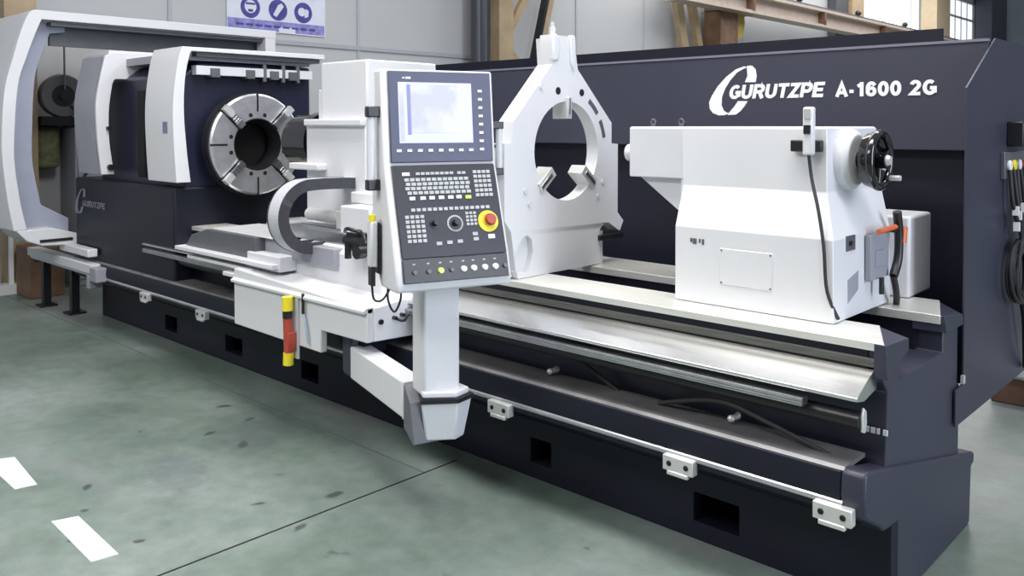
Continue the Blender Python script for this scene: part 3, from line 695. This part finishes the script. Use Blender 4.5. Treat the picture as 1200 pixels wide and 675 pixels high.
# panel frame
un = Vector((.344, .938, 0)).normalized(); nn = Vector((.938, -.344, 0)).normalized()
O_ = Vector((-3.321, 2.982, 0))
Q = lambda s_, d_, z_: O_+un*s_+nn*d_+Vector((0, 0, z_))
def qbox(g, s0, s1, d0, d1, z0, z1): return g.hexa([Q(s0, d0, z0), Q(s1, d0, z0), Q(s1, d1, z0), Q(s0, d1, z0), Q(s0, d0, z1), Q(s1, d0, z1), Q(s1, d1, z1), Q(s0, d1, z1)])
obj('post', qbox(G(), -.10, .10, -.16, .02, .64, 1.26), WHITE, cp, bevel=.012)
obj('joint_cap', G().prism([(PX-.15, PY-.04), (PX+.02, PY-.15), (PX+.14, PY-.02), (PX+.12, PY+.09), (PX-.09, PY+.12)], .64, .675, 'z'), WHITE, cp, bevel=.01)
SL, SR = -.282, .282
# side profile extruded across: (offset towards viewer, height)
sp_ = [(-.13, 2.33), (-.015, 2.335), (.035, 1.85), (.195, 1.395), (.225, 1.275), (.215, 1.235), (-.02, 1.235), (-.15, 1.42), (-.17, 1.72), (-.10, 1.78)]
g = G()
A_ = [g.bm.verts.new(Q(SL-.035, d, z)) for d, z in sp_]; B_ = [g.bm.verts.new(Q(SR+.020, d, z)) for d, z in sp_]
fs = [g.bm.faces.new(A_), g.bm.faces.new(B_[::-1])]
for i in range(len(sp_)): fs.append(g.bm.faces.new([A_[i], A_[(i+1) % len(sp_)], B_[(i+1) % len(sp_)], B_[i]]))
obj('housing', g, WHITE, cp, bevel=.012)
class Face:
    """a flat face of the panel: fractions (u right, v down) and lift off the surface"""
    def __init__(s, d0, z0, d1, z1, sl, sr):
        s.a = Q(sl, d0, z0); s.U = un*(sr-sl); s.V = Q(sl, d1, z1)-Q(sl, d0, z0); s.N = un.cross(Vector((0, 0, 1)))
        s.N = s.U.cross(-s.V).normalized()
        if s.N.dot(nn) < 0: s.N = -s.N
        s.h = s.V.length; s.w = sr-sl
    def p(s, u, v, l=0): return s.a+s.U*u+s.V*v+s.N*l
    def box(s, g, u0, u1, v0, v1, l0, l1):
        return g.hexa([s.p(u0, v1, l0), s.p(u1, v1, l0), s.p(u1, v0, l0), s.p(u0, v0, l0), s.p(u0, v1, l1), s.p(u1, v1, l1), s.p(u1, v0, l1), s.p(u0, v0, l1)])
    def cyl(s, g, u, v, r_, l0, l1, r1=None, n=24): return g.cyl(s.p(u, v, l0), s.p(u, v, l1), r_, r1, n)
F1 = Face(-.013, 2.325, .034, 1.86, SL, SR)
g = G(); F1.box(g, 0, 1, 0, 1, .001, .014)
md = obj('display_unit', g, FRAMEB, cp, bevel=.004)
def screen_mat():
    m, nt, b = nodes('lit_screen')
    tc = nt.nodes.new('ShaderNodeTexCoord'); n = nt.nodes.new('ShaderNodeTexNoise'); n.inputs['Scale'].default_value = 7
    nt.links.new(tc.outputs['Object'], n.inputs['Vector'])
    r = nt.nodes.new('ShaderNodeValToRGB'); r.color_ramp.elements[0].color = (.52, .54, .80, 1); r.color_ramp.elements[1].color = (.74, .76, .90, 1)
    r.color_ramp.elements[0].position = .4; r.color_ramp.elements[1].position = .6
    nt.links.new(n.outputs['Fac'], r.inputs['Fac']); nt.links.new(r.outputs['Color'], b.inputs['Emission Color'])
    b.inputs['Base Color'].default_value = (.05, .05, .08, 1); b.inputs['Roughness'].default_value = .2; b.inputs['Emission Strength'].default_value = .85
    return m
g = G(); F1.box(g, .085, .80, .125, .79, .014, .017)
obj('screen', g, emit('screen_blue', (.38, .40, .72), .95), md)
g = G(); F1.box(g, .095, .135, .14, .77, .017, .018); F1.box(g, .20, .655, .15, .68, .017, .018)
obj('screen_window', g, screen_mat(), md)
g = G(); F1.box(g, .165, .20, .15, .70, .017, .0182)
obj('screen_bar', g, emit('screen_dark_bar', (.16, .17, .33), .8), md)
g = G(); F1.box(g, .13, .15, .07, .085, .014, .0155); F1.box(g, .16, .21, .065, .088, .014, .0155)
obj('maker_mark', g, LETTER, md)
for k in range(8):
    v = .21+.655*k/7; g = G(); F1.box(g, .865, .905, v-.014, v+.014, .014, .020); obj('soft_key', g, KEYW, md)
for k in range(8):
    u = .075+.70*k/7; g = G(); F1.box(g, u-.022, u+.022, .857, .885, .014, .020); obj('soft_key', g, KEYW, md)
F2 = Face(.040, 1.845, .197, 1.395, SL, SR)
g = G(); F2.box(g, 0, 1, 0, 1, .001, .012)
F3 = Face(.197, 1.393, .226, 1.280, SL, SR)
kb = obj('key_panel', g, PANELD, cp, bevel=.003)
def key(u0, u1, v0, v1, m_=KEYG, h=.018):
    g = G(); F2.box(g, u0, u1, v0, v1, .012, h); obj('key', g, m_, kb)
def krow(u0, u1, v, n, hh=.017, m_=KEYG, gap=.22):
    w_ = (u1-u0)/n
    for i in range(n): key(u0+w_*(i+gap/2), u0+w_*(i+1-gap/2), v-hh, v+hh, m_)
key(.086, .155, .085, .12, KEYW)
krow(.21, .58, .10, 8, .014); krow(.61, .70, .10, 2, .014)
krow(.095, .72, .165, 12); krow(.105, .73, .213, 12); krow(.095, .72, .261, 12); krow(.11, .73, .309, 12)
for i, u in enumerate((.155, .255, .34, .43, .52, .6)): key(u-.025, u+.025, .35, .385, KEYW)
key(.665, .72, .355, .39, LIME)
for r_ in range(6): krow(.765, .945, .095+.052*r_, 4)
g = G()
for i in range(15):
    u = .15+.72*i/14; F2.box(g, u-.018, u+.018, .475, .508, .012, .017)
obj('key_strip', g, KEYG, kb)
g = G()
for r_ in range(6):
    for c_ in range(4):
        u = .085+.047*c_; v = .565+.051*r_; F2.box(g, u-.017, u+.017, v-.017, v+.017, .012, .017)
for r_ in range(4):
    for c_ in range(3):
        u = .655+.038*c_; v = .55+.04*r_; F2.box(g, u-.013, u+.013, v-.013, v+.013, .012, .017)
obj('key_block', g, KEYG, kb)
for u, v in ((.355, .86), (.455, .855), (.555, .85), (.71, .78), (.712, .835)): key(u-.025, u+.025, v-.018, v+.018, KEYG)
key(.835, .90, .795, .84, KEYW)
g = G(); F2.cyl(g, .335, .645, .025, .012, .016); F2.cyl(g, .335, .645, .016, .016, .045, .013)
obj('feed_dial', g, BLACK, kb)
g = G().m(1); F2.cyl(g, .53, .655, .043, .012, .016); g.m(0); F2.cyl(g, .53, .655, .034, .016, .020); F2.cyl(g, .53, .655, .018, .02, .05, .014)
obj('speed_dial', g, [BLACK, KEYG], kb)
g = G(); F2.cyl(g, .855, .65, .056, .012, .018, n=32)
es = obj('emergency_stop', g, YELLOW, kb, label='yellow disc with a red mushroom button')
g = G().m(0); F2.cyl(g, .865, .64, .020, .018, .035); F2.cyl(g, .865, .64, .032, .035, .052, .026); 
# the red mushroom head belongs to the stop disc
obj('stop_button', g, RED, kb)
g = G(); F3.box(g, 0, 1, 0, 1, .001, .012)
ks = obj('switch_strip', g, BLACK, cp, bevel=.003)
for u, m_, r_ in ((.10, DGREY, .012), (.23, DGREY, .012), (.343, LIME, .016), (.445, DGREY, .012), (.56, KEYW, .016), (.657, KEYW, .016), (.765, KEYW, .016), (.87, KEYW, .016), (.965, DGREY, .012)):
    g = G(); F3.cyl(g, u, .55, r_, .012, .026, r_*.85); obj('push_button', g, m_, ks)
g = G()
for u in (.10, .23, .343, .445, .56, .657, .765, .87): F3.box(g, u-.012, u+.012, .18, .24, .012, .0135)
obj('button_legend', g, KEYG, ks)
# grab bar on the left side
g = G().m(0).cyl(Q(SL-.075, -.05, 1.75), Q(SL-.075, -.05, 2.13), .022, n=18).m(1)
for z in (1.745, 2.115):  # brackets
    qbox(g, SL-.10, SL-.03, -.075, -.02, z-.025, z+.03)
obj('grab_bar', g, [CREAM, BLACK], cp, bevel=.006)
g = G().m(0).cyl(Q(SR+.075, -.04, 1.80), Q(SR+.075, -.04, 2.06), .018, n=18).m(1)
for z in (1.80, 2.05): qbox(g, SR+.015, SR+.095, -.06, -.02, z-.02, z+.02)
obj('grab_bar', g, [CREAM, BLACK], cp, bevel=.005)
# hook loop under the panel
obj('cable_loop', G().tube([Q(-.26, -.06, 1.26), Q(-.27, -.05, 1.16), Q(-.235, -.05, 1.09), Q(-.20, -.05, 1.16), Q(-.205, -.06, 1.25)], .006), BLACK, cp)

# hand held remote hooked on the left side of the panel
hp = thing('hand_remote', 'small grey handheld remote with yellow button hooked left of the control panel', 'remote control', Q(-.40, .0, 1.30))
g = G(); qbox(g, -.375, -.335, -.07, .0, 1.33, 1.57)
obj('body', g, CREAM, hp, bevel=.012)
g = G(); qbox(g, -.334, -.325, -.08, .01, 1.30, 1.56); qbox(g, -.372, -.35, -.06, 0, 1.24, 1.34)
obj('back_clip', g, BLACK, hp, bevel=.004)
obj('button', G().cyl(Q(-.36, -.02, 1.565), Q(-.36, -.02, 1.60), .018, n=14), YELLOW, hp)
obj('cord', G().tube([Q(-.36, -.03, 1.24), Q(-.35, -.03, 1.17), Q(-.31, -.03, 1.16), Q(-.27, -.03, 1.21), Q(-.262, -.06, 1.25)], .006), BLACK, hp)

# ------------------------------------------------------------------ steady rest
sr = thing('steady_rest', 'white steady rest frame with round opening standing across the bed ways', 'steady rest', (-3.45, 4.08, 1.14))
outer = [(3.64, 1.20), (3.66, 1.15), (4.06, 1.15), (4.08, 1.150), (4.44, 1.150), (4.44, 1.37), (4.49, 1.41), (4.535, 1.41), (4.66, 1.345), (4.70, 1.41), (4.635, 1.47), (4.635, 1.925), (4.565, 1.93), (4.565, 2.065),
         (4.21, 2.40), (4.18, 2.56), (4.18, 2.60), (3.955, 2.60), (3.95, 2.55), (3.965, 2.42), (3.62, 2.07), (3.60, 1.95), (3.545, 1.945), (3.545, 1.5), (3.60, 1.43)]
g = G().plate(outer, [circle(4.11, 1.89, .308), [(3.64, 1.19), (3.64, 1.27), (3.66, 1.34), (3.70, 1.39), (3.745, 1.40), (3.78, 1.37), (3.79, 1.30), (3.77, 1.22), (3.74, 1.18)]], -3.49, -3.40)
g.box(-3.49, -3.44, 3.61, 3.84, 1.16, 1.43).prism([(3.60, 1.95), (3.62, 2.07), (3.965, 2.42), (3.95, 2.58), (4.18, 2.58), (4.21, 2.40), (4.10, 2.23), (3.88, 2.14), (3.78, 1.95)], -3.52, -3.48)
obj('frame', g, WHITE, sr, bevel=.010)
obj('neck_rib', G().prism([(3.958, 2.44), (3.958, 2.595), (3.985, 2.61), (4.01, 2.595), (4.03, 2.52), (4.01, 2.44)], -3.42, -3.385), WHITE, sr, bevel=.012)
obj('neck_rib', G().prism([(4.13, 2.44), (4.12, 2.60), (4.15, 2.612), (4.175, 2.595), (4.18, 2.44), (4.16, 2.38)], -3.42, -3.385), WHITE, sr, bevel=.010)
for y, z in ((4.02, 2.26), (4.25, 2.255)): obj('bolt_hole', G().cyl((-3.402, y, z), (-3.398, y, z), .023, n=16), HOLE, sr)
for y, z in ((3.72, 1.66), (3.76, 1.58), (4.47, 1.68), (4.42, 1.59), (3.86, 2.28)): obj('bolt', G().cyl((-3.402, y, z), (-3.392, y, z), .016, n=14), CREAM, sr)
ra, rb = .365, .395
for a_ in (38, 12):
    pts = [(4.11+ra*math.cos(R(a_+t)), 1.89+ra*math.sin(R(a_+t))) for t in (0, 5, 10, 15, 18)]+[(4.11+rb*math.cos(R(a_+t)), 1.89+rb*math.sin(R(a_+t))) for t in (18, 15, 10, 5, 0)]
    obj('arc_slot', G().prism(pts, -3.402, -3.397), DGREY, sr)
def steady_jaw(ang, r0, r1, hw=.035):
    c_, s_ = math.cos(ang), math.sin(ang)
    PP = lambda r_, t, x: (x, 4.11+r_*c_-t*s_, 1.89+r_*s_+t*c_)
    g = G()
    g.m(0).hexa([PP(r0, -hw, -3.50), PP(r1, -hw, -3.50), PP(r1, hw, -3.50), PP(r0, hw, -3.50), PP(r0, -hw, -3.385), PP(r1, -hw, -3.385), PP(r1, hw, -3.385), PP(r0, hw, -3.385)])
    g.m(1).hexa([PP(r0+.03, -hw*.4, -3.385), PP(r1, -hw*.4, -3.385), PP(r1, hw*.4, -3.385), PP(r0+.03, hw*.4, -3.385), PP(r0+.03, -hw*.4, -3.380), PP(r1, -hw*.4, -3.380), PP(r1, hw*.4, -3.380), PP(r0+.03, hw*.4, -3.380)])
    obj('jaw', g, [CLAMP, SLIDE], sr, bevel=.005)
steady_jaw(R(90), .20, .33, .026); steady_jaw(R(220), .185, .34, .033); steady_jaw(R(320), .185, .34, .033)
g = G().m(0).box(-3.54, -3.42, 4.45, 4.50, 1.12, 1.36).m(1).box(-3.52, -3.38, 4.42, 4.68, 1.30, 1.335)
obj('clamp', g, [CREAM, BLACK], sr, bevel=.004)
g = G().cyl((-3.46, 3.50, 1.80), (-3.46, 3.50, 1.93), .012, n=10).cyl((-3.46, 3.44, 1.93), (-3.46, 3.57, 1.93), .010, n=10).ball((-3.46, 3.50, 1.79), .02)
g.box(-3.52, -3.42, 3.46, 3.56, 1.80, 1.82)
obj('lock_lever', g, BLACK, sr)
g = G().cyl((-3.48, 4.06, 2.60), (-3.48, 4.06, 2.66), .022, n=14).cyl((-3.48, 4.06, 2.66), (-3.48, 4.06, 2.69), .012, n=10)
obj('top_screw', g, CLAMP, sr)

# ------------------------------------------------------------------ tailstock
ts = thing('tailstock', 'large white tailstock with black handwheel on the right end of the ways', 'tailstock', (-2.1, 4.15, 1.15))
TL, TR = -2.42, -1.588
def loft(g, secs):
    rings = [[g.bm.verts.new(q) for q in ((x0, y0, z), (x1, y0, z), (x1, y1, z), (x0, y1, z))] for x0, x1, y0, y1, z in secs]
    fs = [g.bm.faces.new(rings[0][::-1]), g.bm.faces.new(rings[-1])]
    for a, b in zip(rings, rings[1:]):
        for k in range(4): fs.append(g.bm.faces.new([a[k], a[(k+1) % 4], b[(k+1) % 4], b[k]]))
    g._fin(fs); return g
obj('body', loft(G(), [(-2.42, -1.585, 3.80, 4.50, 1.15), (-2.42, -1.59, 3.80, 4.50, 1.53), (-2.44, -1.665, 3.905, 4.58, 1.735), (-2.45, -1.67, 3.91, 4.52, 2.035), (-2.445, -1.675, 3.92, 4.50, 2.043)]), WHITE, ts, bevel=.004, sharp=10)
obj('wheel_boss', G().lathe((-1.70, SY, 1.885), (1, 0, 0), [(0, .02), (0, .150), (.07, .146), (.095, .12), (.095, .02)], 48), WHITE, ts, bevel=.004)
g = G().prism([(3.925, 1.765), (3.925, 2.035), (3.935, 2.042), (4.36, 2.042), (4.36, 1.765)], -2.80, TL).prism([(-2.76, 1.765), (TL-.02, 1.54), (TL-.02, 1.765)], 3.97, 4.33, 'y').box(-2.47, TL, 3.93, 4.4, 1.15, 1.9)
obj('nose', g, CREAM, ts, bevel=.006)
obj('quill', G().cyl((-2.86, SY, 1.89), (-2.80, SY, 1.89), .11).cyl((-2.94, SY, 1.89), (-2.86, SY, 1.89), .05, .01), CREAM, ts)
for x_ in (-2.68, -2.50): obj('eye_bolt', G().cyl((x_, 3.98, 2.042), (x_, 3.98, 2.06), .012, n=10).torus((x_, 3.98, 2.068), (0, 1, 0), .014, .005, 16, 6), DGREY, ts)
g = G().box(-2.16, -1.88, 3.796, 3.803, 1.26, 1.44)
obj('cover_plate', g, WHITE, ts, bevel=.003)
g = G()
for x_ in (-2.15, -1.89):
    for z in (1.27, 1.43): g.cyl((x_, 3.794, z), (x_, 3.80, z), .005, n=8)
for k, (x_, w_) in enumerate(((-2.33, .012), (-2.315, .022), (-2.28, .010), (-2.262, .012))): g.box(x_, x_+w_, 3.798, 3.804, 1.455-.008*(k % 2), 1.475)
obj('small_marking', g, DGREY, ts)
# handwheel
hw = G()
hw.m(0).torus((-1.505, SY, 1.885), (1, 0, 0), .126, .020, 48, 12)
hw.lathe((-1.56, SY, 1.885), (1, 0, 0), [(0, .03), (0, .125), (.03, .135), (.055, .140), (.062, .12), (.03, .09), (.02, .03)], 48)
hw.cyl((-1.68, SY, 1.885), (-1.47, SY, 1.885), .04)
for k in range(3):
    a = R(20+120*k); hw.cyl((-1.51, SY, 1.885), (-1.505, SY+.125*math.cos(a), 1.885+.125*math.sin(a)), .016, .012, n=12)
wheel = obj('handwheel', hw, BGLOSS, ts)
obj('hub_cap', G().cyl((-1.47, SY, 1.885), (-1.455, SY, 1.885), .026, .020), CLAMP, wheel)
obj('wheel_handle', G().cyl((-1.48, SY+.06, 1.80), (-1.43, SY+.06, 1.80), .013, n=12), CLAMP, wheel)
obj('rear_cover', G().box(-2.05, -1.545, 4.66, 5.0, 1.145, 1.575).box(-2.0, -1.72, 4.47, 4.67, 1.145, 1.45), WHITE, ts, bevel=.015)
g = G().m(0).box(TR-.012, TR+.004, 3.94, 4.04, 1.465, 1.535).m(1).box(TR+.003, TR+.008, 3.965, 4.0, 1.49, 1.51)
obj('name_plate', g, [DGREY, BLACK], ts)
obj('vent_plate', G().prism([(3.96, 1.22), (4.08, 1.27), (4.08, 1.36), (3.96, 1.33)], TR, TR+.004), GREYP, ts)

# spray gun in its holder on the right face of the tailstock
gn = thing('coolant_gun', 'grey coolant gun with orange lever and black hose on the tailstock end', 'spray gun', (-1.6, 4.3, 1.15))
obj('holder', G().box(TR+.004, TR+.03, 4.16, 4.40, 1.30, 1.52).box(TR+.03, TR+.035, 4.22, 4.34, 1.36, 1.44), GREYP, gn, bevel=.012)
obj('lever', G().cyl((TR+.06, 4.18, 1.54), (TR+.06, 4.40, 1.545), .013, n=12), ORANGE, gn)
obj('collar', G().cyl((TR+.07, 4.465, 1.46), (TR+.07, 4.48, 1.54), .022, n=12), ORANGE, gn)
obj('gun_body', G().tube([(TR+.06, 4.42, 1.62), (TR+.06, 4.45, 1.50), (TR+.06, 4.44, 1.38), (TR+.06, 4.38, 1.30)], .022).box(TR+.03, TR+.07, 4.36, 4.46, 1.52, 1.545), BLACK, gn, bevel=.003)
obj('hose', G().tube([(TR+.06, 4.38, 1.30), (TR+.06, 4.42, 1.22), (TR+.04, 4.48, 1.14), (TR+.02, 4.46, 1.05), (TR+.04, 4.3, 1.0)], .016), RUBBER, gn)
obj('nozzle', G().cyl((TR+.05, 4.25, 1.31), (TR+.05, 4.25, 1.23), .012, n=10), BLACK, gn)

# handheld remote on its magnet block at the top of the tailstock
rm = thing('hand_remote', 'white handheld remote upright in a black magnetic holder on the tailstock front', 'remote control', (-1.70, 3.86, 1.93))
obj('holder', G().box(-1.83, -1.68, 3.865, 3.90, 1.925, 1.98), BLACK, rm, bevel=.006)
obj('body', G().box(-1.755, -1.705, 3.83, 3.87, 1.91, 2.135), WHITE, rm, bevel=.01)
obj('key_area', G().box(-1.746, -1.714, 3.826, 3.831, 2.08, 2.125), KEYG, rm)
obj('rocker', G().box(-1.746, -1.714, 3.824, 3.831, 2.01, 2.05), BLACK, rm)
obj('cord', G().tube([(-1.73, 3.85, 1.91), (-1.71, 3.84, 1.80), (-1.66, 3.80, 1.66), (-1.625, 3.78, 1.50), (-1.61, 3.785, 1.30), (-1.575, 3.83, 1.17)], .008), RUBBER, rm)

# ------------------------------------------------------------------ behind the machine, left
tag(obj('steel_column', G().box(-11.95, -11.6, 3.36, 3.72, 0, 9), TAN), 'tan column half hidden behind the far left hood', 'column')
tag(obj('chain', G().tube([(-11.55, 4.02, 2.5), (-11.55, 4.02, 3.3)], .012, smooth=False), DGREY), 'thin chain hanging above the hose reel', 'chain')
hr = thing('hose_reel', 'round grey hose reel on a black wall shelf seen through the left hood', 'hose reel', (-11.7, 4.05, 2.16))
g = G().m(0).lathe((-11.75, 4.02, 2.42), (1, 0, 0), [(0, .10), (0, .26), (.12, .28), (.18, .26), (.16, .14)], 40)
obj('drum', g, mat('reel_grey', (.14, .14, .14), .5), hr)
obj('hub', G().cyl((-11.75, 4.02, 2.42), (-11.60, 4.02, 2.42), .14).cyl((-11.60, 4.02, 2.42), (-11.56, 4.02, 2.42), .05), BLACK, hr)
obj('hose', G().tube([(-11.52, 4.08, 2.3), (-11.40, 4.15, 2.1), (-11.38, 4.25, 1.6), (-11.38, 4.1, 1.2), (-11.38, 4.2, .9), (-11.38, 4.3, .5)], .018), RUBBER, hr)
tag(obj('wall_shelf', G().box(-12, -11.5, 3.74, 4.45, 2.05, 2.16), BLACK), 'black shelf carrying the round hose reel', 'shelf')
tag(obj('work_jacket', G().box(-11.93, -11.7, 3.74, 4.02, 1.50, 2.04), OLIVE, bevel=.06), 'olive jacket hanging below the black shelf', 'jacket')
cb = thing('storage_cabinet', 'tall grey metal cabinet against the wall behind the headstock', 'cabinet', (-11.7, 4.6, 0))
obj('case', G().box(-11.98, -11.45, 4.10, 5.30, 0, 2.02), GREYP, cb, bevel=.01)
obj('door', G().box(-11.45, -11.43, 4.13, 4.69, .1, 1.98), GREYP, cb)
obj('door', G().box(-11.45, -11.43, 4.71, 5.27, .1, 1.98), GREYP, cb)
tag(obj('tool_chest', G().m(0).box(-11.5, -11.0, 3.42, 3.80, 0, .60).m(1).box(-11.02, -10.98, 3.46, 3.76, .45, .50), [BROWN, DGREY], bevel=.01), 'brown low cabinet on the floor under the left hood', 'cabinet')

# safety poster on the wall
pt = thing('safety_poster', 'blue and white safety sign with three round pictograms on the wall', 'sign', (WX+.02, 7.3, 3.5))
obj('board', G().box(WX+.005, WX+.02, 6.47, 8.22, 3.50, 4.6), POSTERW, pt)
g = G().m(0).box(WX+.02, WX+.024, 6.48, 8.20, 3.52, 3.68).m(1).box(WX+.02, WX+.026, 7.35, 7.65, 3.505, 3.60).m(2)
for k in range(9): g.box(WX+.027, WX+.029, 6.62+.16*k, 6.74+.16*k, 3.58, 3.61)
g.box(WX+.02, WX+.024, 7.9, 8.2, 4.12, 4.35)
obj('caption_band', g, [POSTERM, POSTERW, POSTERB], pt)
for k, y in enumerate((6.86, 7.34, 7.80)):
    g = G().m(0).cyl((WX+.02, y, 3.86), (WX+.024, y, 3.86), .165, n=32).m(1)
    if k == 0: g.cyl((WX+.024, y, 3.87), (WX+.027, y, 3.87), .10, n=24).m(0).box(WX+.027, WX+.029, y-.08, y+.08, 3.90, 3.93).box(WX+.027, WX+.029, y-.04, y+.04, 3.79, 3.83)
    elif k == 1: g.prism([(y-.09, 3.78), (y-.03, 3.75), (y+.10, 3.92), (y+.06, 3.97), (y, 3.94)], WX+.024, WX+.027)
    else: g.cyl((WX+.024, y-.03, 3.87), (WX+.027, y-.03, 3.87), .07, n=20).prism([(y+.02, 3.78), (y+.09, 3.80), (y+.10, 3.90), (y+.04, 3.93)], WX+.024, WX+.027)
    obj('pictogram', g, [POSTERB, POSTERW], pt)

# tape on the floor
FTG = None
tag(obj('floor_tape', G().prism([(-5.87, 1.63), (-5.83, 1.71), (-5.29, 1.665), (-5.31, 1.555), (-5.87, 1.56)], 0, .003, 'z'), TAPE), 'short white floor tape strip cut by the left frame edge', 'floor marking')
tag(obj('floor_tape', G().prism([(-4.74, 1.555), (-4.70, 1.675), (-4.142, 1.655), (-4.160, 1.535)], 0, .003, 'z'), TAPE), 'short white floor tape strip at the lower left, nearer the viewer', 'floor marking')

# crate at the right behind the machine
cr = thing('pallet_box', 'low brown box with white lid on the floor at the right edge', 'box', (-1.4, 7.3, 0))
obj('case', G().box(-1.75, -.9, 7.05, 7.9, .0, .20), BROWN, cr, bevel=.01)
obj('lid', G().box(-1.80, -.85, 7.0, 7.95, .20, .30), CREAM, cr, bevel=.03)

scn.view_settings.view_transform = 'Standard'
scn.view_settings.look = 'None'
scn.view_settings.gamma = 1
scn.view_settings.use_curve_mapping = False
scn.view_settings.exposure = 0.0
